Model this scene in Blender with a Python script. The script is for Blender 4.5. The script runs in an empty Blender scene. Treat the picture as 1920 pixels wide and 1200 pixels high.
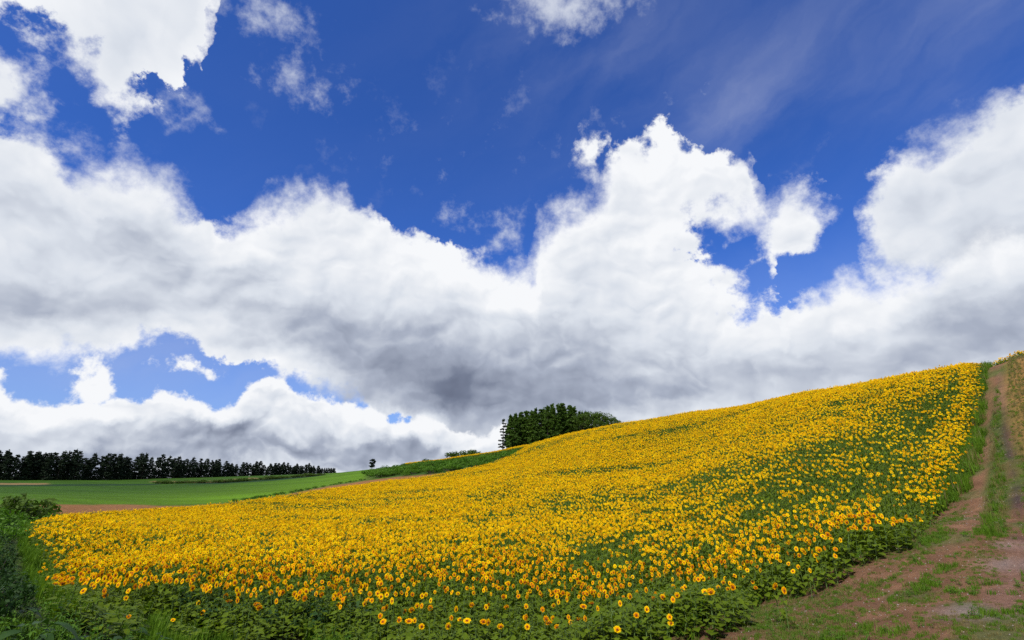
import bpy, math, random
import numpy as np
from mathutils import Vector, Matrix, Euler
R = math.radians
rng = np.random.default_rng(7)
random.seed(7)
SC = bpy.context.scene
COL = SC.collection
EYE = 1.6            # camera height above the bank it stands on
PITCH = R(17.08)
FPX = 960.0          # 18 mm lens on a 36 mm wide frame, in pixels of a 1920 wide picture

# ------------------------------------------------------------------ camera
cam_d = bpy.data.cameras.new('camera'); cam_d.lens = 18; cam_d.sensor_width = 36
cam_d.clip_start = 0.1; cam_d.clip_end = 20000
cam = bpy.data.objects.new('camera', cam_d); COL.objects.link(cam)
cam.location = (0, 0, EYE); cam.rotation_euler = (R(90) + PITCH, 0, 0)
SC.camera = cam
SC.view_settings.view_transform = 'Standard'; SC.view_settings.look = 'None'
SC.view_settings.exposure = 0.0; SC.view_settings.gamma = 1.0
SC.render.film_transparent = False
SC.cycles.max_bounces = 6; SC.cycles.diffuse_bounces = 3; SC.cycles.transmission_bounces = 3
SC.cycles.transparent_max_bounces = 4; SC.cycles.caustics_reflective = False; SC.cycles.caustics_refractive = False
SC.cycles.use_denoising = False

def ray(px, py):
    xc = (px - 960) / FPX; yc = (600 - py) / FPX
    y = math.cos(PITCH) - yc * math.sin(PITCH); z = math.sin(PITCH) + yc * math.cos(PITCH)
    return xc, y, z
def azel(px, py):
    x, y, z = ray(px, py)
    return math.degrees(math.atan2(x, y)), math.degrees(math.atan2(z, math.hypot(x, y)))

# ------------------------------------------------------------------ sun
SUN_EL, SUN_AZ = 50.0, 212.0      # azimuth clockwise from +Y: behind and to the left
sd = Vector((math.sin(R(SUN_AZ)) * math.cos(R(SUN_EL)), math.cos(R(SUN_AZ)) * math.cos(R(SUN_EL)), math.sin(R(SUN_EL))))
sun_d = bpy.data.lights.new('sun', 'SUN'); sun_d.energy = 4.5; sun_d.angle = R(0.5); sun_d.color = (1.0, 0.95, 0.86)
sun = bpy.data.objects.new('sun', sun_d); COL.objects.link(sun)
sun.location = (0, 0, 60); sun.rotation_euler = (-sd).to_track_quat('-Z', 'Y').to_euler()

# ------------------------------------------------------------------ sky: Nishita blue with fractal cumulus mapped on azimuth / elevation
W = bpy.data.worlds.new('World'); SC.world = W; W.use_nodes = True
class NB:
    def __init__(s, nt): s.nt = nt; s.n = nt.nodes; s.l = nt.links
    def put(s, sock, v):
        if isinstance(v, bpy.types.NodeSocket): s.l.new(v, sock)
        else: sock.default_value = v
    def m(s, op, a, b=None, c=None, clamp=False):
        n = s.n.new('ShaderNodeMath'); n.operation = op; n.use_clamp = clamp
        s.put(n.inputs[0], a)
        if b is not None: s.put(n.inputs[1], b)
        if c is not None: s.put(n.inputs[2], c)
        return n.outputs[0]
    def v(s, op, a, b=None, c=None):
        n = s.n.new('ShaderNodeVectorMath'); n.operation = op
        s.put(n.inputs[0], a)
        if b is not None: s.put(n.inputs[1], b)
        if c is not None: s.put(n.inputs[2], c)
        return n.outputs['Value'] if op in ('LENGTH', 'DOT_PRODUCT', 'DISTANCE') else n.outputs[0]
    def noise(s, vec, scale, detail=5, rough=0.5, dist=0.0, col=False, lac=2.0):
        n = s.n.new('ShaderNodeTexNoise'); s.put(n.inputs['Vector'], vec)
        n.inputs['Scale'].default_value = scale; n.inputs['Detail'].default_value = detail
        n.inputs['Roughness'].default_value = rough; n.inputs['Distortion'].default_value = dist
        n.inputs['Lacunarity'].default_value = lac
        return n.outputs['Color'] if col else n.outputs['Fac']
    def mr(s, v, a, b, c=0.0, d=1.0, smooth=False):
        n = s.n.new('ShaderNodeMapRange'); n.interpolation_type = 'SMOOTHSTEP' if smooth else 'LINEAR'
        for i, q in enumerate((v, a, b, c, d)): s.put(n.inputs[i], q)
        return n.outputs[0]
    def ramp(s, v, stops):
        n = s.n.new('ShaderNodeValToRGB'); e = n.color_ramp.elements
        while len(e) < len(stops): e.new(0.5)
        for q, (p, c) in zip(e, stops): q.position = p; q.color = (*c, 1)
        s.put(n.inputs[0], v); return n.outputs[0]
    def mix(s, f, a, b, mode='MIX'):
        n = s.n.new('ShaderNodeMix'); n.data_type = 'RGBA'; n.blend_type = mode
        s.put(n.inputs[0], f)
        for k, q in ((6, a), (7, b)):
            s.put(n.inputs[k], (*q, 1) if isinstance(q, tuple) and len(q) == 3 else q)
        return n.outputs[2]
    def curve(s, v, el, pts, w=.7, ymax=60.0):
        n = s.n.new('ShaderNodeFloatCurve'); s.put(n.inputs['Value'], v)
        c = n.mapping.curves[0]
        q = sorted(((p[1] + 60) / 120, p[2]) if p[0] == 'raw' else ((azel(*p)[0] + 60) / 120, max(0, azel(*p)[1] + 5) / ymax) for p in pts)
        q = [(0.0, q[0][1])] + q + [(1.0, q[-1][1])]
        q2 = [q[0]]
        for p in q[1:]:
            if p[0] - q2[-1][0] > 0.003: q2.append(p)
        q2[-1] = (1.0, q2[-1][1])
        c.points[0].location = q2[0]; c.points[1].location = q2[-1]
        for p in q2[1:-1]: c.points.new(*p)
        for p in c.points: p.handle_type = 'VECTOR'
        n.mapping.use_clip = True; n.mapping.update()
        def ev(off):
            k = s.n.new('ShaderNodeFloatCurve'); s.put(k.inputs['Value'], s.m('ADD', v, off / 120)); kc = k.mapping.curves[0]
            kc.points[0].location = q2[0]; kc.points[1].location = q2[-1]
            for p in q2[1:-1]: kc.points.new(*p)
            for p in kc.points: p.handle_type = 'VECTOR'
            k.mapping.update(); return k.outputs[0]
        a_, b_ = ev(-w), ev(w)
        mid = s.m('MULTIPLY', s.m('ADD', s.m('MULTIPLY', n.outputs[0], 2.0), s.m('ADD', a_, b_)), .25 * ymax)
        slope = s.m('MULTIPLY', s.m('SUBTRACT', b_, a_), ymax / (2 * w) * 1.1)
        inv = s.m('POWER', s.m('MULTIPLY_ADD', slope, slope, 1.0), -.5)
        raw = s.m('SUBTRACT', s.m('ADD', mid, -5.0), el)
        deep = s.mr(s.m('ABSOLUTE', raw), 3.0, 13.0, 0.0, 1.0, smooth=True)
        k = s.m('MULTIPLY_ADD', s.m('SUBTRACT', 1.0, inv), deep, inv)
        return s.m('MULTIPLY', raw, k)

def build_sky():
    nt = W.node_tree; nt.nodes.clear(); b = NB(nt)
    tc = nt.nodes.new('ShaderNodeTexCoord').outputs['Generated']
    d = b.v('NORMALIZE', tc)
    # turbulent warp of the direction
    nz1 = b.noise(d, 3.2, 3, 0.5, col=True)
    nz2 = b.noise(d, 11.0, 9, 0.60, col=True)
    w1 = b.v('MULTIPLY_ADD', nz1, (0.09, 0.09, 0.09), (-0.045, -0.045, -0.045))
    w2 = b.v('MULTIPLY_ADD', nz2, (0.085, 0.085, 0.085), (-0.0425, -0.0425, -0.0425))
    dw = b.v('NORMALIZE', b.v('ADD', b.v('ADD', d, w1), w2))
    def sph(vec):
        sp = nt.nodes.new('ShaderNodeSeparateXYZ'); nt.links.new(vec, sp.inputs[0])
        az = b.m('MULTIPLY', b.m('ARCTAN2', sp.outputs[0], sp.outputs[1]), 57.29578)
        el = b.m('MULTIPLY', b.m('ARCSINE', sp.outputs[2]), 57.29578)
        return az, el
    az, el = sph(dw)
    cb = nt.nodes.new('ShaderNodeCombineXYZ'); nt.links.new(az, cb.inputs[0]); nt.links.new(el, cb.inputs[1])
    P = cb.outputs[0]
    s = b.m('MULTIPLY_ADD', az, 1 / 120, 0.5)
    def ell(px, py, rx, ry):
        a0, e0 = azel(px, py); k = 57.3 / 960 * math.cos(R(min(abs(a0), 50)))
        rx = rx * k / max(.6, math.cos(R(e0))); ry = ry * k
        return a0, e0, rx, ry
    def blob(px, py, rx, ry):
        a0, e0, rx, ry = ell(px, py, rx, ry)
        ln = b.v('LENGTH', b.v('MULTIPLY_ADD', P, (1 / rx, 1 / ry, 0), (-a0 / rx, -e0 / ry, 0)))
        k = min(rx, ry)
        return b.m('MULTIPLY_ADD', ln, -k, k)
    def gauss(px, py, rx, ry, amp, acc):
        a0, e0, rx, ry = ell(px, py, rx, ry)
        q = b.v('MULTIPLY_ADD', P, (1 / rx, 1 / ry, 0), (-a0 / rx, -e0 / ry, 0))
        g = b.m('EXPONENT', b.m('MULTIPLY', b.v('DOT_PRODUCT', q, q), -1.0))
        return b.m('MULTIPLY_ADD', g, amp, acc)
    topM = b.curve(s, el, [(-60, 262), (0, 255), (60, 245), (110, 258), (160, 296), (190, 312), (215, 290), (290, 308), (330, 335), (370, 378), (420, 400), (455, 420), (478, 412),
                       (490, 365), (560, 352), (620, 350), (670, 383), (735, 438), (800, 452), (860, 468), (920, 498), (975, 512), (1005, 505), (1015, 440), (1045, 405),
                       (1082, 380), (1112, 345), (1142, 290), (1200, 262), (1240, 228), (1270, 240), (1290, 283), (1345, 290), (1400, 298), (1412, 325), (1465, 576),
                       (1490, 572), (1520, 556), (1560, 535), (1640, 530), (1700, 520), (1750, 503), (1800, 478), (1860, 456), (1990, 440)])
    botM = b.curve(s, el, [(-60, 690), (0, 680), (60, 655), (120, 640), (190, 652), (235, 648), (246, 612), (300, 622), (360, 640), (430, 672), (520, 684), (545, 706), (600, 728),
                       (700, 762), (780, 792), (850, 920), (960, 990), (2000, 990)])
    topL = b.curve(s, el, [(-60, 722), (0, 722), (30, 724), (60, 742), (100, 742), (130, 752), (165, 756), (220, 752), (262, 742), (300, 732), (370, 738), (385, 768), (412, 782),
                       (432, 752), (475, 724), (510, 716), (545, 730), (590, 745), (640, 752), (700, 765), (780, 784), (850, 790), (2000, 900)])
    botT = b.curve(s, el, [(-60, 40), (0, 30), (20, 22), (60, 30), (100, 50), (128, 85), (150, 105), (165, 160), (188, 172), (214, 190), (238, 175), (250, 140), (285, 135), (310, 160), (345, 165),
                       (375, 172), (385, 150), (384, 110), (394, 80), (400, 55), ('raw', -34.9, 1.0), ('raw', 50, 1.0)])
    topR = b.curve(s, el, [(-60, 990), (1580, 990), (1622, 530), (1628, 375), (1652, 322), (1680, 286), (1765, 266), (1795, 226), (1850, 214), (1875, 182), (1990, 150)])
    botR = b.curve(s, el, [(-60, 560), (1600, 530), (1640, 528), (1720, 522), (1800, 560), (2000, 700)])
    neg = lambda q: b.m('MULTIPLY', q, -1.0)
    cM = b.m('MINIMUM', topM, neg(botM))
    hole = b.m('MAXIMUM', b.m('MAXIMUM', blob(1335, 438, 40, 34), blob(1385, 465, 58, 46)), blob(1428, 520, 40, 52))
    cM = b.m('MINIMUM', cM, b.m('MULTIPLY', hole, -.65))
    for q in [(1476, 408, 60, 54), (1110, 285, 28, 22)]: cM = b.m('MAXIMUM', cM, blob(*q))
    cL = topL
    for q in [(168, 705, 30, 55), (0, 705, 22, 14), (365, 690, 40, 9)]: cL = b.m('MAXIMUM', cL, blob(*q))
    cT = neg(botT)
    for q in [(-6, 150, 48, 52)]: cT = b.m('MAXIMUM', cT, blob(*q))
    cR = b.m('MINIMUM', topR, neg(botR))
    # fBm erosion of the outline
    e1 = b.noise(d, 24.0, 8, 0.62)
    er = b.m('MULTIPLY_ADD', e1, 5.6, -2.8)
    soft = b.mr(b.noise(d, 5.0, 2, 0.5), 0.38, 0.62, 0.3, 1.7)
    nsoft = b.m('MULTIPLY', soft, -1.0)
    def alphaof(c, wisp=1.0, crisp=False):
        return b.mr(b.m('ADD', c, er if wisp == 1.0 else b.m('MULTIPLY', er, wisp)), -.3 if crisp else nsoft, .4 if crisp else b.m('MULTIPLY', soft, 1.2), 0.0, 1.0, smooth=True)
    thin = b.m('MAXIMUM', b.m('MAXIMUM', b.m('MAXIMUM', blob(520, 45, 78, 38), blob(582, 142, 60, 38)), b.m('MAXIMUM', blob(1060, 5, 130, 58), blob(872, 420, 46, 24))), b.m('MAXIMUM', blob(955, 440, 38, 42), blob(30, 40, 40, 30)))
    thin = b.m('MAXIMUM', thin, b.m('MAXIMUM', blob(190, 185, 50, 36), blob(330, 175, 70, 34)))
    ta = b.mr(b.m('MULTIPLY_ADD', e1, 10.0, b.m('ADD', thin, -5.5)), -.8, 3.8, 0.0, .78, smooth=True)
    # thin veils
    vmap = nt.nodes.new('ShaderNodeMapping'); vmap.vector_type = 'TEXTURE'
    vmap.inputs['Rotation'].default_value = (0, 0, R(24)); vmap.inputs['Scale'].default_value = (3.2, 0.9, 1)
    nt.links.new(P, vmap.inputs[0])
    veil = b.mr(b.noise(vmap.outputs[0], 0.09, 5, 0.55, 0.0), 0.30, 0.85, 0.0, 0.42, smooth=True)
    vm = gauss(1700, 60, 480, 150, .9, gauss(1080, 60, 160, 120, 0.9, gauss(380, 680, 260, 60, 1.3, gauss(1390, 230, 90, 70, .8, gauss(1790, 210, 50, 60, 1.0, 0.05)))))
    veil = b.m('MULTIPLY', veil, vm, clamp=True)
    wisp = b.mr(b.noise(d, 16, 8, 0.65), 0.55, 0.8, 0.0, 0.4, smooth=True)
    wisp = b.m('MULTIPLY', wisp, gauss(1250, 200, 330, 160, 1.0, gauss(700, 250, 160, 80, .7, gauss(860, 320, 80, 70, 1.0, 0.05))), clamp=True)
    veil = b.m('MAXIMUM', veil, wisp)
    # light on the clouds: lit upper flanks, shaded thick undersides
    dv = b.v('ADD', b.v('ADD', d, w1), b.v('MULTIPLY', w2, (0.10, 0.10, 0.10)))
    up = Vector((-0.026, 0.0, 0.046))
    def hgt(vec, sc, det): return b.noise(vec, sc, det, 0.42)
    r1 = b.m('SUBTRACT', hgt(dv, 4.2, 3), hgt(b.v('ADD', dv, tuple(up)), 4.2, 3))
    r2 = b.m('SUBTRACT', hgt(dv, 12, 5), hgt(b.v('ADD', dv, tuple(up * 0.35)), 12, 5))
    relief = b.m('ADD', b.m('MULTIPLY', r1, .85), b.m('MULTIPLY', r2, .16))
    # billows of the low, distant bank: rounded lumps with dark creases
    dl = b.v('MULTIPLY', b.v('ADD', dv, b.v('MULTIPLY', w2, (.4, .4, .4))), (1, 1, 1.5))
    def bil(vec, sc, det): return b.m('ABSOLUTE', b.m('SUBTRACT', b.noise(vec, sc, det, .5), .5))
    v1 = b.m('SUBTRACT', bil(dl, 9, 3), bil(b.v('ADD', dl, (-.010, 0, .020)), 9, 3))
    puff = b.m('MULTIPLY', v1, 1.5)
    ramp = [(0.0, (.115, .135, .20)), (0.22, (.18, .21, .295)), (0.5, (.40, .445, .55)), (0.75, (.70, .745, .82)), (1.0, (.93, .945, .97))]
    def shade(base, darks, c, rimw, rima, pk, rk=1.0):
        dk = 0.0
        for q in darks: dk = gauss(*q, dk)
        rim = b.mr(c, 0.0, rimw, rima, 0.0)
        br = b.m('ADD', b.m('SUBTRACT', b.m('MULTIPLY_ADD', relief, rk, base), dk), b.m('MULTIPLY_ADD', puff, pk, rim))
        return b.ramp(br, ramp)
    colM = shade(.775, [(240, 430, 110, 45, .08), (420, 520, 140, 50, .10), (540, 600, 160, 50, .12), (560, 455, 120, 45, -.10), (780, 520, 120, 50, -.10), (1150, 420, 110, 70, -.08), (1010, 570, 90, 60, -.10), (700, 752, 170, 22, .14), (800, 700, 165, 58, .42), (960, 745, 280, 46, .18), (640, 640, 230, 60, .16), (40, 545, 120, 60, .20), (330, 570, 330, 36, .10), (1080, 690, 110, 90, .17),
                       (1300, 600, 60, 90, .12), (1890, 610, 130, 90, .26), (1480, 700, 220, 36, .15), (120, 380, 110, 70, .07), (1000, 800, 120, 40, .18), (1180, 745, 150, 36, .16),
                       (1700, 640, 120, 30, .08), (250, 480, 200, 40, .06), (850, 600, 90, 40, .06)], cM, 5.0, .22, .48)
    colL = shade(.80, [(300, 862, 520, 26, .20), (395, 818, 80, 26, .34), (110, 805, 190, 24, .16), (660, 842, 170, 20, .32), (210, 850, 160, 12, .10), (430, 765, 60, 14, .06), (500, 748, 45, 11, .20), (620, 800, 60, 20, .08), (800, 830, 80, 18, .16), (90, 850, 160, 16, .12)], cL, 2.8, .34, 1.0, .5)
    colR = shade(.77, [(1760, 480, 200, 36, .18), (1850, 330, 120, 40, .05)], cR, 5.0, .14, .3)
    colT = shade(.82, [(200, 70, 130, 80, .08)], cT, 5.0, .12, .15)
    sky = nt.nodes.new('ShaderNodeTexSky'); sky.sky_type = 'NISHITA'; sky.sun_disc = False
    sky.sun_elevation = R(SUN_EL); sky.sun_rotation = R(SUN_AZ); sky.altitude = 300; sky.air_density = 1.0; sky.dust_density = 0.3; sky.ozone_density = 3.5
    base = b.v('MULTIPLY', sky.outputs[0], (0.10 * .40, 0.10 * .76, 0.10 * 1.55))
    base = b.mix(b.mr(el, 24.0, 6.0, 0.0, .42), base, (.40, .50, .70))
    col = b.mix(veil, base, (.50, .55, .72))
    col = b.mix(ta, col, (.74, .78, .86))
    col = b.mix(alphaof(cT, 1.7), col, colT)
    col = b.mix(alphaof(cR), col, colR)
    col = b.mix(alphaof(cM), col, colM)
    col = b.mix(alphaof(cL, .6, True), col, colL)
    bg = nt.nodes.new('ShaderNodeBackground'); bg.inputs['Strength'].default_value = 1.0
    nt.links.new(col, bg.inputs['Color'])
    o = nt.nodes.new('ShaderNodeOutputWorld'); nt.links.new(bg.outputs[0], o.inputs[0])
    W.cycles.sampling_method = 'MANUAL'; W.cycles.sample_map_resolution = 512
build_sky()

# ------------------------------------------------------------------ terrain: height field fitted through surveyed points (bearing, range)
TH, LR, GV, TP = [], [], [], []
H0 = -1.6
def ctl_px(px, py, r, c=0.0):
    x, y, z = ray(px, py); t = z / math.hypot(x, y)
    ctl(math.atan2(x, y), r, r * t - c)
def ctl(th, r, h):
    TH.append(th); LR.append(math.log(r)); GV.append((h - H0) / r)
def crest(px, py, r, c=0.0, drop=(0.3, 4.0)):
    x, y, z = ray(px, py); t = z / math.hypot(x, y); h = r * t - c; th = math.atan2(x, y)
    ctl(th, r, h); ctl(th, r * 1.28, h - drop[0]); ctl(th, r * 2.2, h - drop[1]); ctl(th, r * 6, h - 3 * drop[1])
# near ground: the bank falls away to the foot of the crop
for a in (-14, -4, 6, 16):
    for r_, h in ((3.2, -2.1), (5, -2.9), (7, -3.5), (9.5, -3.9)): ctl(R(a), r_, h + (.15 if a == 16 else 0))
for a in (27, 38):
    for r_, h in ((3.2, -1.95), (5, -2.3), (8, -2.7)): ctl(R(a), r_, h + (.15 if a == 38 else 0))
for q in [(0, 1195, 6, .4), (200, 1198, 8, .3), (440, 1198, 11.5, .7), (768, 1160, 13.2, .9), (768, 1199, 12, .4), (1087, 1160, 13.5, .8), (1100, 1199, 12.5, .1), (1312, 1153, 14.5, 0),
          (1500, 1190, 12.8, 0), (1700, 1190, 12.2, 0), (1915, 1190, 11.8, 0),
          (40, 1060, 16, .5), (120, 1145, 11.5, .2), (200, 1086, 20, .9), (128, 1048, 28, .9), (300, 1096, 18, .9), (350, 1120, 16.5, .9), (600, 1120, 15, 1.0), (1460, 1098, 16.5, .6),
          (960, 1150, 14, .9), (960, 1100, 16.8, 1.0), (960, 1040, 21.5, 1.2), (960, 990, 28, 1.2), (960, 950, 40, 1.2), (960, 900, 58, 1.2), (960, 868, 88, 1.2),
          (640, 1050, 21, 1.2), (640, 990, 33, 1.2), (640, 945, 60, 1.2), (640, 917, 95, 0.3), (640, 897, 180, 0),
          (300, 1046, 22, 1.1), (300, 1000, 34, 1.2), (300, 975, 48, 1.2), (300, 953, 76, 1.2), (300, 945, 98, 0), (300, 925, 160, 0), (300, 905, 255, 0),
          (75, 968, 60, 1.2), (70, 985, 44, .3), (90, 948, 90, 0), (90, 925, 150, 0), (60, 906, 235, 0), (110, 1020, 28, .6),
          (480, 935, 88, 0.2), (480, 900, 240, 0),
          (800, 890, 105, .6), (720, 896, 118, .4), (800, 1000, 28, 1.2),
          (1280, 1090, 17.2, 1.0), (1280, 1000, 25, 1.2), (1280, 900, 40, 1.2), (1280, 830, 64, 1.2),
          (1500, 1040, 19.5, .8), (1500, 950, 25.5, 1.2), (1500, 850, 35, 1.2), (1500, 780, 52, 1.2),
          (1690, 968, 21.5, .9), (1600, 1025, 20.5, 0), (1700, 1060, 17.5, 0), (1745, 905, 27, 1.1), (1740, 985, 21, 0), (1640, 800, 40, 1.2), (1720, 740, 48, 1.2), (1700, 850, 32, 1.2),
          (1810, 800, 40, 1.0), (1830, 960, 25, 0), (1850, 900, 30, 0), (1870, 780, 40, 0), (1880, 720, 48, 0), (1910, 960, 24, 0), (1910, 1060, 17, 0)]:
    ctl_px(*q)
for q in [(960, 838, 128, 1.2), (880, 852, 150, 1.2), (780, 866, 185, 1.0), (1060, 812, 112, 1.2), (1160, 792, 100, 1.2), (1300, 768, 90, 1.2), (1500, 733, 76, 1.2), (1700, 697, 64, 1.2), (1838, 674, 58, .9), (1915, 660, 56, .3)]:
    crest(*q)
for q in [(700, 879, 225, 0), (630, 888, 330, 0)]: crest(*q, drop=(.8, 5))
for q in [(450, 893, 330, 0), (300, 897, 290, 0), (100, 900, 265, 0), (-60, 900, 262, 0)]: crest(*q, drop=(1.6, 8))
for a in (-115, -80, -62, 0, 62, 80, 115, 180, -180):
    ctl(R(a), 2.0, -1.75)
for a in (-75, -110, -180, 180):
    for r_, h in ((8, -2.2), (30, -3.5), (100, -4), (300, -4), (2500, -10)): ctl(R(a), r_, h)
for a in (62, 85, 125):
    for r_, h in ((10, -1.7), (22, -0.6), (50, 6.5), (80, 9), (300, 3), (2500, -10)): ctl(R(a), r_, h)
TH = np.array(TH); LR = np.array(LR); GV = np.array(GV)
KX = 2.2
_P = np.stack([TH * KX, LR], 1)
def _phi(d2): return 0.5 * d2 * np.log(d2 + 1e-12)
_n = len(_P)
_D = ((_P[:, None] - _P[None]) ** 2).sum(-1)
_A = np.zeros((_n + 3, _n + 3)); _A[:_n, :_n] = _phi(_D) + np.eye(_n) * 0.004
_A[:_n, _n] = 1; _A[:_n, _n + 1:] = _P; _A[_n, :_n] = 1; _A[_n + 1:, :_n] = _P.T
_C = np.linalg.solve(_A, np.concatenate([GV, [0, 0, 0]]))
def _vn(x, y, s, seed=0):
    """smooth value noise"""
    x = np.asarray(x, float) / s + seed * 17.3; y = np.asarray(y, float) / s - seed * 9.1
    xi = np.floor(x).astype(np.int64); yi = np.floor(y).astype(np.int64); fx = x - xi; fy = y - yi
    fx = fx * fx * (3 - 2 * fx); fy = fy * fy * (3 - 2 * fy)
    def h(a, c):
        n = (a * 374761393 + c * 668265263 + seed * 1442695) & 0x7fffffff
        n = ((n ^ (n >> 13)) * 1274126177) & 0x7fffffff
        return ((n ^ (n >> 16)) & 0xffff) / 65535.0
    return (h(xi, yi) * (1 - fx) + h(xi + 1, yi) * fx) * (1 - fy) + (h(xi, yi + 1) * (1 - fx) + h(xi + 1, yi + 1) * fx) * fy
def fbm(x, y, s, o=4, seed=0):
    t = 0; a = 1; n = 0
    for k in range(o): t = t + a * _vn(x, y, s / 2 ** k, seed + k); n += a; a *= .5
    return t / n
def ground(x, y):
    """world z of the ground (before camera height is added the eye is at 0)"""
    x = np.atleast_1d(np.asarray(x, float)); y = np.atleast_1d(np.asarray(y, float))
    r = np.maximum(np.hypot(x, y), 1.2); th = np.arctan2(x, y)
    q = np.stack([th * KX, np.log(np.minimum(r, 3000))], -1)
    out = np.empty(len(x))
    for i in range(0, len(x), 20000):
        qq = q[i:i + 20000]
        d2 = ((qq[:, None] - _P[None]) ** 2).sum(-1)
        out[i:i + 20000] = _phi(d2) @ _C[:_n] + _C[_n] + qq @ _C[_n + 1:]
    h = H0 + out * r
    back = np.clip((np.abs(th) - R(120)) / R(45), 0, 1); h = h * (1 - back) + (-2.5) * back
    h = h + (fbm(x, y, 1.3, 3, 5) - .5) * 0.10 * np.clip(r / 8, .3, 1)
    return h + EYE
_RS = np.exp(np.linspace(math.log(2.5), math.log(900), 1400))
def hit(px, py, c=0.0, rmin=None):
    """where the sight line over (px,py) first meets the ground raised by c"""
    x, y, z = ray(px, py); hh = math.hypot(x, y)
    X = _RS * x / hh; Y = _RS * y / hh; Z = EYE + _RS * z / hh
    g = ground(X, Y) + c; g[_RS < (rmin or (10.5 if c > .6 else 0))] = -99
    k = np.argmax(Z < g)
    if not (Z < g).any(): k = int(np.argmin(Z - g))
    return float(X[k]), float(Y[k])
def bear(px, py, r):
    x, y, z = ray(px, py); hh = math.hypot(x, y); return (r * x / hh, r * y / hh)
def inpoly(x, y, poly):
    x = np.asarray(x, float); y = np.asarray(y, float); ins = np.zeros(x.shape, bool); n = len(poly)
    for i in range(n):
        x0, y0 = poly[i]; x1, y1 = poly[(i + 1) % n]
        if y0 == y1: continue
        c = ((y0 > y) != (y1 > y)) & (x < (x1 - x0) * (y - y0) / (y1 - y0) + x0)
        ins ^= c
    return ins
def edist(x, y, poly):
    d = np.full(np.shape(x), 1e9); n = len(poly)
    for i in range(n):
        ax, ay = poly[i]; bx, by = poly[(i + 1) % n]
        dx, dy = bx - ax, by - ay; L = dx * dx + dy * dy + 1e-9
        t = np.clip(((x - ax) * dx + (y - ay) * dy) / L, 0, 1)
        d = np.minimum(d, np.hypot(x - ax - t * dx, y - ay - t * dy))
    return d
def sdist(x, y, poly): return np.where(inpoly(x, y, poly), 1, -1) * edist(x, y, poly)

# field outlines
FIELD = [hit(*p, c) for *p, c in [(64, 966, 1.1), (78, 990, 1.0), (102, 1020, 1.0), (128, 1048, 1.0), (165, 1066, 1.0), (200, 1084, 1.0), (245, 1092, 1.0), (290, 1088, 1.0), (330, 1108, 1.0), (380, 1136, .9),
         (440, 1140, .9), (500, 1142, .9), (560, 1128, .9), (640, 1144, .9), (720, 1176, .8), (800, 1182, .8), (900, 1190, .8), (1050, 1190, .8), (1160, 1186, .7), (1250, 1160, .7),
         (1262, 1125, .8), (1330, 1120, .8), (1390, 1108, .8), (1410, 1072, .9), (1480, 1058, .9), (1560, 1046, .8), (1600, 1010, .8), (1640, 990, .8), (1690, 978, .8), (1706, 958, .9),
         (1742, 918, 1.0), (1790, 862, 1.0), (1814, 795, 1.0), (1832, 720, 1.0)]] + \
        [bear(1838, 690, 64), bear(1838, 672, 76), bear(1700, 697, 86), bear(1500, 733, 100), bear(1300, 768, 112), bear(1160, 792, 124), bear(1060, 812, 132), bear(1000, 830, 132), bear(985, 842, 112)] + \
        [hit(*p, c) for *p, c in [(955, 854, 1.0), (900, 872, 1.0), (820, 888, 1.0), (720, 900, 1.0), (600, 917, 1.0), (500, 932, 1.0), (400, 944, 1.0), (300, 950, 1.0), (180, 957, 1.0), (90, 963, 1.0)]]
STRIP = [bear(1010, 832, 112), bear(985, 835, 116), bear(900, 851, 136), bear(820, 861, 158), bear(760, 870, 178), bear(760, 868, 196), bear(820, 860, 182), bear(900, 849, 160), bear(1010, 832, 140)]
TRACK = [hit(*p) for p in [(1250, 1199), (1330, 1150), (1420, 1110), (1540, 1060), (1640, 1012), (1730, 970), (1775, 930)]] + [hit(1815, 880), hit(1838, 820), hit(1848, 740), bear(1856, 680, 57), bear(1858, 672, 75),
        bear(1890, 666, 75), bear(1888, 676, 57), hit(1890, 740), hit(1900, 820), hit(1915, 900), hit(1990, 960), hit(1990, 1100)] + [(14, 3), (6, 2), (1.5, 6)]
STUB = [hit(1893, 745), bear(1891, 674, 57), bear(1889, 668, 80), bear(2300, 660, 80), bear(2300, 800, 30), hit(1925, 850), hit(1905, 800)]
BROWN = [hit(*p) for p in [(45, 962), (40, 948), (240, 946), (420, 945), (500, 936), (560, 923), (620, 911), (690, 901), (760, 892), (830, 888), (860, 893), (700, 925), (480, 950), (240, 975)]]
GREEN = [hit(*p) for p in [(-200, 955), (40, 947), (240, 945), (420, 943), (500, 934), (560, 921), (620, 909), (680, 899)]] + [bear(700, 885, 200), bear(690, 880, 240), bear(600, 890, 330), bear(450, 893, 420), bear(100, 900, 420), bear(-400, 900, 420)]
SCRUB = [hit(700, 896), hit(760, 893), hit(840, 886), hit(900, 875, .6), hit(950, 860, .6)] + [bear(975, 844, 108), bear(900, 851, 119), bear(820, 861, 134), bear(740, 872, 155), bear(690, 880, 168)]
WEEDL = [hit(*p) for p in [(-150, 1198), (-200, 960), (15, 955), (28, 985), (30, 1040), (35, 1100), (60, 1150), (120, 1180), (230, 1199)]]

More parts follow.
